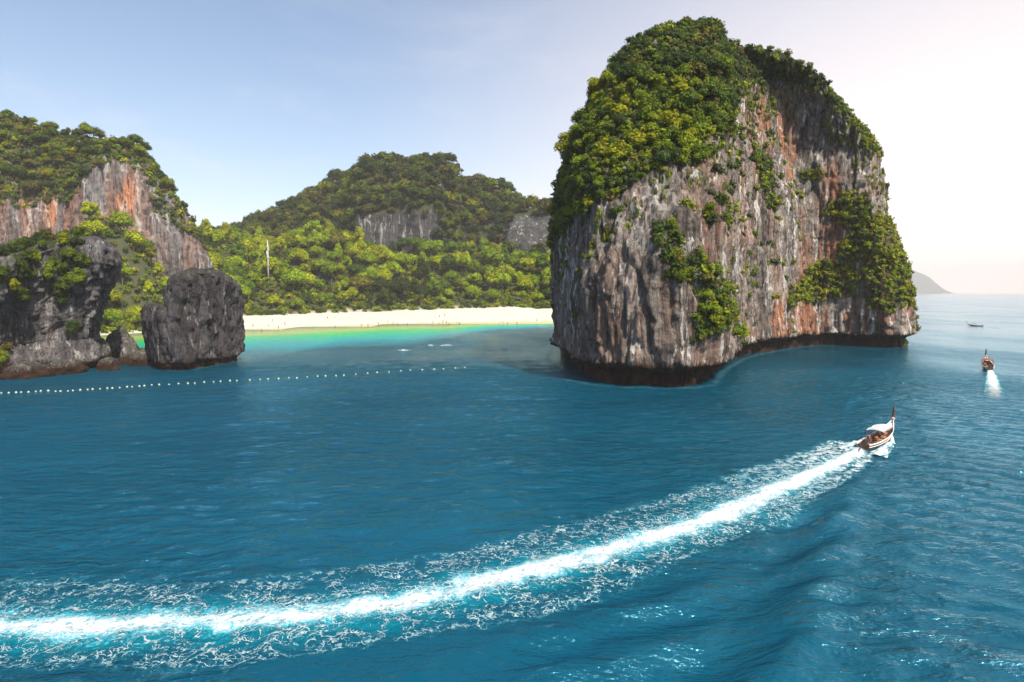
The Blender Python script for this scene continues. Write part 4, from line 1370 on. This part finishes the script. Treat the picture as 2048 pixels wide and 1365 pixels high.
# ------------------------------------------------------------------ people
M_skin = simple_mat('skin', (0.42, 0.25, 0.17), 0.6, 0.1)
M_hair = simple_mat('hair', (0.03, 0.022, 0.018), 0.7, 0.2)
M_shirt = simple_mat('clothing', (0.3, 0.3, 0.3), 0.85, 0.12, objcolor=True)
M_shorts = simple_mat('shorts', (0.05, 0.06, 0.10), 0.85, 0.15)
def person_mesh(pose):
    if pose == 'sit':
        J = dict(pel=(0, 0, .12), bel=(0, -.02, .30), ch=(0, -.03, .50), nk=(0, -.01, .66), hd=(0, .02, .76), ht=(0, .02, .88))
        for s in (-1, 1):
            J.update({('sh', s): (s * .17, -.03, .59), ('el', s): (s * .25, .08, .36), ('wr', s): (s * .18, .28, .26), ('fn', s): (s * .15, .38, .25),
                      ('hp', s): (s * .09, .04, .10), ('kn', s): (s * .13, .44, .16), ('an', s): (s * .13, .48, -.28), ('to', s): (s * .13, .62, -.32)})
    else:
        st = {'stand': 0.0, 'walk': 0.22, 'wade': 0.1}[pose]
        J = dict(pel=(0, 0, .95), bel=(0, .01, 1.12), ch=(0, 0, 1.32), nk=(0, .01, 1.48), hd=(0, .03, 1.58), ht=(0, .03, 1.70))
        for s in (-1, 1):
            o_ = s * st
            ar = .12 if pose != 'wade' else .3
            J.update({('sh', s): (s * .18, 0, 1.42), ('el', s): (s * (.2 + ar * .5), -o_ * .5, 1.14), ('wr', s): (s * (.2 + ar), .1 - o_ * .8, .92), ('fn', s): (s * (.2 + ar), .13 - o_, .80),
                      ('hp', s): (s * .09, 0, .90), ('kn', s): (s * .11, o_ * .8 + .03, .50), ('an', s): (s * .12, o_ * 1.3, .09), ('to', s): (s * .13, o_ * 1.3 + .15, .04)})
    rad = dict(pel=.135, bel=.125, ch=.15, nk=.058, hd=.095, ht=.085, sh=.068, el=.045, wr=.033, fn=.028, hp=.095, kn=.062, an=.043, to=.038)
    keys = list(J)
    vi = {k: i for i, k in enumerate(keys)}
    ed = [('pel', 'bel'), ('bel', 'ch'), ('ch', 'nk'), ('nk', 'hd'), ('hd', 'ht')]
    for s in (-1, 1):
        ed += [('ch', ('sh', s)), (('sh', s), ('el', s)), (('el', s), ('wr', s)), (('wr', s), ('fn', s)), ('pel', ('hp', s)), (('hp', s), ('kn', s)), (('kn', s), ('an', s)), (('an', s), ('to', s))]
    me = bpy.data.meshes.new('person_skeleton')
    me.from_pydata([J[k] for k in keys], [(vi[a], vi[b]) for a, b in ed], [])
    o = bpy.data.objects.new('person_skeleton', me)
    COL.objects.link(o)
    md = o.modifiers.new('skin', 'SKIN')
    for i, k in enumerate(keys):
        r = rad[k if isinstance(k, str) else k[0]]
        sv = me.skin_vertices[0].data[i]
        sv.radius = (r, r * (0.72 if k in ('ch', 'bel', 'pel') else 1))
        sv.use_root = k == 'pel'
    sb = o.modifiers.new('sub', 'SUBSURF'); sb.levels = 1; sb.render_levels = 1
    dg = bpy.context.evaluated_depsgraph_get()
    out = bpy.data.meshes.new_from_object(o.evaluated_get(dg))
    bpy.data.objects.remove(o); 
    out.name = 'person_' + pose
    out.materials.clear()
    for m in (M_skin, M_hair, M_shirt, M_shorts): out.materials.append(m)
    zs0 = .1 if pose == 'sit' else .95
    for f in out.polygons:
        c = f.center
        h = c.z - zs0
        f.use_smooth = True
        if h > .70 or (h > .58 and c.y < .0 and abs(c.x) < .12): f.material_index = 1
        elif .06 < h < .50 and abs(c.x) < .215: f.material_index = 2
        elif (-.38 < h <= .06 and abs(c.x) < .22 and pose != 'sit') or (pose == 'sit' and h <= .1 and c.y < .38 and c.z > -.05): f.material_index = 3
        else: f.material_index = 0
    return out
PERSON = {k: person_mesh(k) for k in ('stand', 'walk', 'wade', 'sit')}
def person(pose, loc, rz, colour, label, group, sc=1.0):
    o = obj('person', PERSON[pose], loc=loc)
    o.rotation_euler = (0, 0, rz)
    o.scale = (sc, sc, sc)
    o.color = (*colour, 1)
    return tag(o, label, 'person', group)

DARK, BLUE, RED, WHITE, GREY, YEL, ORG = (.03, .03, .04), (.05, .09, .2), (.3, .03, .03), (.7, .7, .7), (.12, .12, .13), (.5, .4, .06), (.5, .15, .03)
def on_shore(px, py):
    """the spot of beach or shallow seabed seen at this pixel"""
    d = ray(px, py)
    t = np.linspace(150, 620, 1900)
    q = CAM[None] + d[None] * (t / d[1])[:, None]
    hit = np.where(q[:, 2] < land_z(q[:, 0], q[:, 1]))[0]
    return q[hit[0]] if len(hit) else at_sea(px, py)
BEACH = [
    (506, 656, 'walk', GREY, 'person in grey walking on the sand closest to the black stack'),
    (545, 645, 'stand', BLUE, 'person in blue standing on dry sand below the pale mast'),
    (537, 655, 'walk', WHITE, 'person in white near the waterline below the pale mast'),
    (557, 659, 'wade', GREY, 'person in grey paddling just right of the pale mast\'s line'),
    (570, 652, 'stand', DARK, 'person in dark clothes standing on sand right of the pale mast'),
    (524, 666, 'wade', RED, 'person in red wading in the yellow shallows near the black stack'),
    (627, 660, 'wade', ORG, 'person in orange paddling alone on the left half of the beach'),
    (655, 639, 'stand', BLUE, 'person in dark blue standing tall alone in mid sand'),
    (670, 637, 'walk', WHITE, 'person in white walking right beside the tall standing one'),
    (677, 630, 'stand', GREY, 'person in grey high on the sand near the trees'),
    (671, 657, 'wade', YEL, 'person in yellow paddling below the pair in mid sand'),
    (723, 655, 'wade', RED, 'person in red paddling left of the turquoise tongue'),
    (736, 655, 'wade', GREY, 'person in grey paddling left of the turquoise tongue'),
    (757, 652, 'wade', DARK, 'person in dark clothes at the left end of the turquoise tongue'),
    (776, 646, 'walk', BLUE, 'person in blue on the sand above the turquoise tongue'),
    (786, 649, 'stand', DARK, 'person in black standing at the tip of the turquoise tongue'),
    (795, 652, 'wade', WHITE, 'person in white paddling just right of the one in black'),
    (815, 653, 'wade', ORG, 'person in orange paddling alone right of the turquoise tongue'),
    (858, 635, 'sit', WHITE, 'person in white sitting on the dry sand, first of a row'),
    (869, 636, 'sit', BLUE, 'person in blue sitting on the dry sand, middle of a row'),
    (879, 636, 'stand', DARK, 'person in dark clothes standing at the end of the sitting row'),
    (889, 634, 'walk', GREY, 'person in grey walking upright right of the sitting row'),
    (866, 648, 'stand', GREY, 'person in grey at the left end of the bathing crowd'),
    (878, 651, 'wade', RED, 'person in red bathing second from the left of the crowd'),
    (886, 647, 'stand', DARK, 'person in dark clothes heading the bathing crowd'),
    (893, 649, 'walk', BLUE, 'person in blue in the middle of the bathing crowd'),
    (898, 652, 'wade', ORG, 'person in orange in the middle of the bathing crowd'),
    (908, 659, 'wade', DARK, 'person in dark clothes deepest out of the bathing crowd'),
    (914, 648, 'walk', WHITE, 'person in white at the right of the bathing crowd'),
    (919, 651, 'wade', DARK, 'person in black at the right end of the bathing crowd'),
    (953, 655, 'wade', RED, 'person in red wading alone before the high sand'),
    (1000, 650, 'wade', DARK, 'person in dark clothes, first of the pair wading near the great rock'),
    (1006, 650, 'wade', GREY, 'person in grey, second of the pair wading near the great rock'),
    (1015, 651, 'stand', DARK, 'person in black standing right of the pair wading near the great rock'),
    (1034, 650, 'wade', BLUE, 'person in blue wading alone near the great rock'),
    (1046, 655, 'wade', RED, 'person in red wading deep near the great rock'),
    (1066, 654, 'wade', YEL, 'person in yellow wading next to the great rock'),
    (1073, 643, 'sit', DARK, 'person in dark clothes sitting on sand beside the great rock'),
]
for k, (px, py, pose, c, lab) in enumerate(BEACH):
    q = on_shore(px, py)
    person(pose, (q[0], q[1], q[2] + (0.33 if pose == 'sit' else 0.0)), k * 2.39, c, lab, 'people on the beach', 1.25)

# ------------------------------------------------------------------ long-tail boats
M_hull = simple_mat('hull_paint', (0.10, 0.055, 0.035), 0.45, 0.35, 2.0)
M_trim = simple_mat('gunwale_paint', (0.75, 0.70, 0.66), 0.45, 0.12, 3.0)
M_wood = simple_mat('boat_wood', (0.22, 0.085, 0.045), 0.6, 0.3, 3.0)
M_plank = simple_mat('deck_wood', (0.40, 0.22, 0.13), 0.65, 0.25, 3.0)
M_canvas = simple_mat('canvas', (0.8, 0.78, 0.78), 0.8, 0.08, 2.0, objcolor=True)
M_steel = simple_mat('engine_steel', (0.06, 0.06, 0.065), 0.4, 0.2, 6, 0.6)
M_cloth = simple_mat('ribbon_cloth', (0.45, 0.28, 0.26), 0.8, 0.3, 5)
M_prow = simple_mat('prow_wood', (0.025, 0.018, 0.015), 0.5, 0.2, 4)
BL = 12.4
def boat_half(u): return interp(u, [(0, .72), (.12, .92), (.3, 1.10), (.55, 1.12), (.72, .95), (.85, .62), (.94, .30), (1, .06)])
def boat_sheer(u): return interp(u, [(0, .88), (.2, .72), (.5, .68), (.7, .85), (.85, 1.15), (.94, 1.5), (1, 1.9)])
def boat_keel(u): return interp(u, [(0, -.22), (.3, -.35), (.65, -.32), (.8, -.12), (.9, .3), (1, 1.4)])
def hull_surface(inset=0.0, top=0.0, keel_up=0.0, u0=0, u1=1, n=40, m=13):
    u = np.linspace(u0, u1, n); a = np.linspace(-1, 1, m)
    Uu, A = np.meshgrid(u, a, indexing='ij')
    hb = np.maximum(boat_half(Uu.ravel()) - inset, .015).reshape(Uu.shape); sh = (boat_sheer(Uu.ravel()) + top).reshape(Uu.shape); kl = (boat_keel(Uu.ravel()) + keel_up).reshape(Uu.shape)
    yv = np.sign(A) * hb * np.abs(A) ** 0.62
    zv = kl + (sh - kl) * np.abs(A) ** 2.3
    xv = Uu * BL - BL / 2
    return np.stack([xv.ravel(), yv.ravel(), zv.ravel()], -1), grid_faces(n, m), n, m
def box(c, s, rot=None):
    x, y, z = [q / 2 for q in s]
    v = np.array([(-x, -y, -z), (x, -y, -z), (x, y, -z), (-x, y, -z), (-x, -y, z), (x, -y, z), (x, y, z), (-x, y, z)], float)
    if rot is not None: v = v @ np.array(rot).T
    f = np.array([(0, 3, 2, 1), (4, 5, 6, 7), (0, 1, 5, 4), (1, 2, 6, 5), (2, 3, 7, 6), (3, 0, 4, 7)])
    return v + np.array(c), [f]
def part(name, pieces, mat, parent, smooth=False):
    V, F = join(pieces)
    return obj(name, mesh_from(name, V, F, mat, smooth=smooth), parent)
def make_boat(label, canvas, group='long-tail boats'):
    r = empty('longtail_boat')
    tag(r, label, 'boat', group)
    vo, fo, n, m = hull_surface()
    vi, fi, _, _ = hull_surface(0.07, 0.0, 0.09)
    rim = []
    for i in range(n - 1):
        rim += [(i * m, (i + 1) * m, n * m + (i + 1) * m, n * m + i * m), ((i + 1) * m + m - 1, i * m + m - 1, n * m + i * m + m - 1, n * m + (i + 1) * m + m - 1)]
    tr = [tuple([j, j + 1, n * m + j + 1, n * m + j]) for j in range(m - 1)]
    V = np.vstack([vo, vi]); F = np.vstack([fo[:, ::-1], fi + n * m, np.array(rim), np.array(tr)])
    hull = obj('hull', mesh_from('hull', V, [F], M_hull), r)
    tv, tf, _, _ = hull_surface(0, 0, 0, 0, 0.004, 2, m)
    part('transom', [(np.vstack([vo[:m], vo[:m] + np.array([.08, 0, 0])]), [np.array([tuple(range(m))]), np.array([tuple(range(2 * m - 1, m - 1, -1))])])], M_hull, r)
    for sg in (-1, 1):
        u = np.linspace(0, 1, 34)
        part('gunwale', [tube(np.stack([u * BL - BL / 2, sg * (boat_half(u) + 0.01), boat_sheer(u) + .03], -1), [.085] * 34, 6)], M_trim, hull, True)
        part('rubbing_strake', [tube(np.stack([u * BL - BL / 2, sg * (boat_half(u) * .97 + .03), boat_sheer(u) - .28], -1), [.05] * 34, 6)], M_trim, hull, True)
    # floor boards
    u = np.linspace(.03, .86, 24)
    hw = boat_half(u) * .78; zf = np.maximum(boat_keel(u) + .34, .0)
    v = np.concatenate([np.stack([u * BL - BL / 2, hw, zf], -1), np.stack([u * BL - BL / 2, -hw, zf], -1)])
    obj('floor_boards', mesh_from('floor_boards', v, [np.array([(i, i + 24, i + 25, i + 1) for i in range(23)])], M_plank), r)
    for u in (.16, .30, .42, .54, .66, .78):
        h = float(boat_half(np.array([u]))[0]) * 1.86
        part('bench', [box((u * BL - BL / 2, 0, float(boat_sheer(np.array([u]))[0]) - .22), (.34, h, .06))], M_wood, r)
    # foredeck
    u = np.linspace(.86, .985, 10)
    hw = boat_half(u) * .93; zf = boat_sheer(u) - .06
    v = np.concatenate([np.stack([u * BL - BL / 2, hw, zf], -1), np.stack([u * BL - BL / 2, -hw, zf], -1)])
    obj('foredeck', mesh_from('foredeck', v, [np.array([(i, i + 10, i + 11, i + 1) for i in range(9)])], M_trim), r)
    # prow post with its ribbons
    pr = part('prow_post', [tube([(BL / 2 - .7, 0, 1.1), (BL / 2, 0, 1.85), (BL / 2 + .42, 0, 2.5), (BL / 2 + .66, 0, 3.2), (BL / 2 + .72, 0, 3.75)], [.15, .2, .22, .19, .10], 8)], M_prow, r, True)
    part('ribbon', [tube([(BL / 2 + .05, 0, 1.9), (BL / 2 + .25, 0, 2.2)], [.24, .245], 10), tube([(BL / 2 + .2, .18, 2.1), (BL / 2 + .16, .26, 1.75), (BL / 2 + .2, .24, 1.4)], [.07, .09, .05], 6)], M_cloth, pr, True)
    # canopy
    x0, x1, zc = -1.5, 2.7, 1.8
    a = np.linspace(-1, 1, 9); xs_ = np.linspace(x0, x1, 8)
    XX, AA = np.meshgrid(xs_, a, indexing='ij')
    top = np.stack([XX.ravel(), AA.ravel() * 1.12, zc + .22 * (1 - AA.ravel() ** 2) - .05 * np.cos((XX.ravel() - x0) * 3) ], -1)
    bot = top - np.array([0, 0, .05])
    f = grid_faces(8, 9)
    ed = [(i * 9, (i + 1) * 9, 72 + (i + 1) * 9, 72 + i * 9) for i in range(7)] + [((i + 1) * 9 + 8, i * 9 + 8, 72 + i * 9 + 8, 72 + (i + 1) * 9 + 8) for i in range(7)]
    ed += [(j + 1, j, 72 + j, 72 + j + 1) for j in range(8)] + [(63 + j, 63 + j + 1, 135 + j + 1, 135 + j) for j in range(8)]
    cn = obj('canopy', mesh_from('canopy', np.vstack([top, bot]), [np.vstack([f, f[:, ::-1] + 72, np.array(ed)])], M_canvas), r)
    cn.color = (*canvas, 1)
    for px_ in (x0 + .1, (x0 + x1) / 2, x1 - .1):
        for sg in (-1, 1):
            part('canopy_post', [tube([(px_, sg * 1.0, .55), (px_, sg * 1.06, zc)], [.035, .035], 6)], M_wood, cn)
    # engine on its pivot with the long propeller shaft
    en = part('engine', [box((-BL / 2 + .35, 0, 1.12), (.75, .42, .42)), box((-BL / 2 + .30, 0, 1.40), (.36, .3, .2)), tube([(-BL / 2 + .15, 0, .6), (-BL / 2 + .15, 0, .95)], [.07, .07], 8), tube([(-BL / 2 + .7, 0, 1.2), (-BL / 2 + 1.9, 0, 1.45)], [.03, .03], 6)], M_steel, r)
    sf = part('propeller_shaft', [tube([(-BL / 2 + .05, 0, 1.05), (-BL / 2 - 2.9, 0, -.12)], [.05, .04], 6)], M_steel, r)
    part('propeller', [box((-BL / 2 - 2.9, 0, -.12), (.06, .5, .14)), box((-BL / 2 - 2.9, 0, -.12), (.06, .14, .5))], M_steel, sf)
    return r
def put_boat(r, stern, bow_dir, sc, z=0.12):
    a = math.atan2(bow_dir[1], bow_dir[0])
    r.scale = (sc, sc, sc)
    c = np.array(stern) + np.array([math.cos(a), math.sin(a)]) * BL / 2 * sc
    r.location = (c[0], c[1], z)
    r.rotation_euler = (0, R(-2.0), a)
    return c, a
boat = make_boat('white rimmed long-tail boat with dark upright prow at the head of the wake', (.56, .52, .53))
st0 = at_sea(1726, 902)[:2]; bw0 = at_sea(1793, 868)[:2]
c1, a1 = put_boat(boat, st0, bw0 - st0, 1.0)
boat2 = copy_tree(boat)
boat2['label'] = 'brown long-tail boat seen from its stern, speeding to the horizon'
put_boat(boat2, at_sea(1979, 742)[:2], (0.70, 1.15), 1.12)
for ch in boat2.children:
    if ch.name.startswith('canopy'): ch.color = (.22, .07, .05, 1)
boat3 = copy_tree(boat)
boat3['label'] = 'farthest tiny dark boat low on the pale water'
put_boat(boat3, at_sea(1966, 653)[:2], (-0.75, 0.85), 0.66)
for ch in boat3.children:
    if ch.name.startswith('canopy'): ch.color = (.10, .08, .08, 1)
def aboard(c, a, x, y, z):
    return (c[0] + math.cos(a) * x - math.sin(a) * y, c[1] + math.sin(a) * x + math.cos(a) * y, z + .12)
person('stand', aboard(c1, a1, -4.3, .1, .05), a1 - math.pi / 2, DARK, 'helmsman in dark clothes standing at the stern of the nearest boat', 'people aboard the nearest boat')
person('sit', aboard(c1, a1, -2.5, .45, .55), a1 - math.pi / 2, RED, 'passenger in red sitting behind the canopy of the nearest boat', 'people aboard the nearest boat')
person('sit', aboard(c1, a1, -2.5, -.45, .55), a1 - math.pi / 2, ORG, 'passenger in orange sitting behind the canopy of the nearest boat', 'people aboard the nearest boat')
person('sit', aboard(c1, a1, 3.4, -.3, .85), a1 - math.pi / 2, BLUE, 'passenger in blue sitting before the canopy near the bow', 'people aboard the nearest boat')

# bow waves thrown up along both sides of the nearest boat
def spray(name, c, a, sc, label):
    parts = []
    allV, allF, off = [], [], 0
    cores = []
    for sg in (-1, 1):
        n, m = 90, 16
        u = np.linspace(0, 1, n); w = np.linspace(0, 1, m)
        Uu, Ww = np.meshgrid(u, w, indexing='ij')
        x = (4.6 - 12.5 * Uu) * sc
        inner = (0.35 + 0.75 * np.minimum(Uu * 3, 1)) * sc
        width = (0.25 + 1.9 * Uu) * sc
        y = sg * (inner + width * Ww)
        gx_ = c[0] + math.cos(a) * x - math.sin(a) * y; gy_ = c[1] + math.sin(a) * x + math.cos(a) * y
        p = np.stack([gx_.ravel(), gy_.ravel(), 0 * gx_.ravel()], -1)
        z = swell(p[:, 0], p[:, 1]) + .06 + (0.55 * np.sin(Ww * math.pi) * sstep(0, .12, Uu) * (1.05 - .7 * Uu)).ravel() * (0.75 + 1.3 * fbm(p / .7, 3)) * sc
        allV.append(np.stack([p[:, 0], p[:, 1], z], -1)); allF.append(grid_faces(n, m) + off); off += n * m
        cores.append((0.1 + 1.5 * np.abs(Ww - .5) ** 1.2 * 1.6 + 0.35 * Uu).ravel())
    V = np.vstack(allV); core = np.concatenate(cores)
    z0 = np.zeros(len(V))
    b = (c[0], c[1], 0)
    o = obj(name, mesh_from(name, rebase(V, b), [np.vstack(allF)], M_foam, {'core': ('f', core), 'side': ('f', z0 + .2), 'age': ('f', z0), 'ends': ('f', z0 + 1)}), loc=b)
    tag(o, label, 'spray', kind='stuff')
spray('bow_spray', c1, a1, 1.0, 'white spray thrown up beside the nearest long-tail boat')

# ------------------------------------------------------------------ swimming-area buoys on their rope
BUOY = [(-30, 789), (5, 788), (60, 785.5), (120, 783.5), (180, 780), (240, 776.5), (300, 771.5), (360, 768.5), (420, 765), (480, 762), (560, 758), (640, 754), (720, 749), (800, 743.5), (870, 739.5), (920, 736.5), (945, 734)]
bp = np.array([at_sea(*p)[:2] for p in BUOY])
rope_xy = resample(bp, 400)
M_rope = simple_mat('rope', (0.35, 0.33, 0.25), 0.9, 0.2)
M_buoy = simple_mat('buoy_plastic', (0.46, 0.52, 0.40), 0.4, 0.1)
M_buoy2 = simple_mat('buoy_collar', (0.72, 0.55, 0.10), 0.45, 0.1)
zr = swell(rope_xy[:, 0], rope_xy[:, 1])
V, F = tube(np.column_stack([rope_xy, zr - .03]), [.02] * 400, 5)
b0 = (float(rope_xy[0, 0]), float(rope_xy[0, 1]), 0)
ro = obj('buoy_rope', mesh_from('buoy_rope', rebase(V, b0), F, M_rope), loc=b0)
tag(ro, 'thin rope of the float line across the mouth of the bay', 'rope')
def lathe(prof, seg=14):
    a = np.linspace(0, 2 * math.pi, seg, endpoint=False)
    V = np.array([(r * math.cos(t), r * math.sin(t), z) for r, z in prof for t in a])
    F = np.array([(i * seg + j, i * seg + (j + 1) % seg, (i + 1) * seg + (j + 1) % seg, (i + 1) * seg + j) for i in range(len(prof) - 1) for j in range(seg)])
    return V, [F]
bV, bF = lathe([(.02, -.22), (.20, -.18), (.30, -.04), (.31, .10), (.24, .26), (.12, .34), (.11, .42), (.02, .43)])
float_me = mesh_from('float_body', bV, bF, M_buoy)
cV, cF = lathe([(.305, .0), (.335, .02), (.335, .09), (.31, .11)])
collar_me = mesh_from('collar', cV, cF, M_buoy2)
bx_px = list(range(5, 330, 13)) + list(range(340, 490, 17)) + list(range(500, 700, 19)) + list(range(712, 945, 22))
for k, px in enumerate(bx_px):
    px = px + ((k * 37) % 11 - 5) * 0.45
    py = interp(px, BUOY)
    q = at_sea(px, float(py))
    r = empty('line_buoy', (q[0], q[1], float(swell(q[:1], q[1:2])[0]) + .02), k * 1.7, 0.52 + 0.16 * ((k * 7) % 5) / 4)
    obj('float_body', float_me, r); obj('collar', collar_me, r)
    nth = '%d%s' % (k + 1, {1: 'st', 2: 'nd', 3: 'rd'}.get((k + 1) % 10 if not 10 < k + 1 < 14 else 0, 'th'))
    lab = 'pale float, %s along the buoy line counted from the picture\'s left edge' % nth
    tag(r, lab, 'buoy', 'floats of the buoy line')

# ------------------------------------------------------------------ mast in the forest, kayak at the rock
M_mast = simple_mat('mast_paint', (0.48, 0.48, 0.46), 0.5, 0.1)
mt = at_depth(535, 481, 478.0)
gz = float(land_z(np.array([mt[0]]), np.array([478.0]))[0])
Hm = mt[2] - gz
r = empty('signal_mast', (mt[0], 478.0, gz))
tag(r, 'slender pale mast standing up out of the beach forest', 'mast')
part('pole', [tube([(0, 0, -1), (0, 0, Hm * .55), (0, 0, Hm)], [.6, .45, .28], 10)], M_mast, r, True)
part('crossbar', [box((0, 0, Hm - .6), (4.4, .3, .3)), box((0, 0, Hm + .2), (.7, .5, .9))], simple_mat('mast_bar', (.30, .2, .13), .6, .2), r)
part('antenna_panel', [box((.6, -.5, Hm * .80), (.9, .3, 3.0)), box((-.5, -.5, Hm * .70), (.8, .3, 2.6)), box((.3, -.6, Hm * .60), (1.3, .4, 2.0))], M_mast, r)
kq = at_sea(1757, 693)
M_kayak = simple_mat('kayak_plastic', (0.55, 0.10, 0.03), 0.35, 0.1)
kr = empty('kayak', (kq[0], kq[1], .05), 0.35)
tag(kr, 'small red kayak floating under the overhang at the great rock\'s seaward end', 'kayak')
u = np.linspace(0, 1, 16)
hb = .42 * np.sin(np.pi * np.clip(u, .02, .98)) ** .7
V, F = tube(np.stack([u * 4.4 - 2.2, 0 * u, .12 + .25 * (2 * u - 1) ** 4], -1), hb, 10)
V[:, 2] = V[:, 2] * .55
obj('hull', mesh_from('hull', V, F, M_kayak), kr)
part('paddle', [tube([(0, -1.1, .75), (0, 1.1, .95)], [.03, .03], 6), box((0, 1.25, .97), (.2, .4, .04)), box((0, -1.25, .73), (.2, .4, .04))], M_steel, kr)
person('sit', (kq[0], kq[1], .22), .35 - math.pi / 2, ORG, 'person in orange sitting in the red kayak by the great rock', 'people afloat')

# small breaking crests in the bay
for k, (px, py, w) in enumerate([(808, 702, 2.6), (861, 692, 1.6), (893, 692, 3.0), (1010, 696, 1.4)]):
    q = at_sea(px, py)
    n, m = 26, 10
    uu = np.linspace(-1, 1, n); ww = np.linspace(-1, 1, m)
    Uu, Ww = np.meshgrid(uu, ww, indexing='ij')
    x = q[0] + Uu.ravel() * w; y = q[1] + Ww.ravel() * 1.3 + .5 * Uu.ravel() ** 2
    rr = np.hypot(Uu, Ww).ravel()
    z = .06 + .35 * np.exp(-2.2 * rr ** 2)
    b = (q[0], q[1], 0)
    o = obj('whitecap', mesh_from('whitecap', rebase(np.stack([x, y, z], -1), b), [grid_faces(n, m)], M_foam,
            {'core': ('f', .2 + 1.1 * rr), 'side': ('f', rr), 'age': ('f', 0 * rr), 'ends': ('f', 0 * rr + 1)}), loc=b)
    tag(o, 'small white breaking crest in the blue of the bay', 'whitecap', kind='stuff')

# ------------------------------------------------------------------ sea air
hz_m, nt, out = new_mat('sea_haze')
pvn = nt.nodes.new('ShaderNodeVolumePrincipled')
pvn.inputs['Color'].default_value = (0.97, 0.95, 0.97, 1)
pvn.inputs['Density'].default_value = HAZE
pvn.inputs['Anisotropy'].default_value = -0.25
nt.links.new(pvn.outputs[0], out.inputs['Volume'])
V, F = box((0, 0, 230), (24400, 24400, 500))
hz = obj('haze', mesh_from('haze', V, F, hz_m, smooth=False))
tag(hz, 'thin pale sea haze softening the far things', 'haze', kind='stuff')
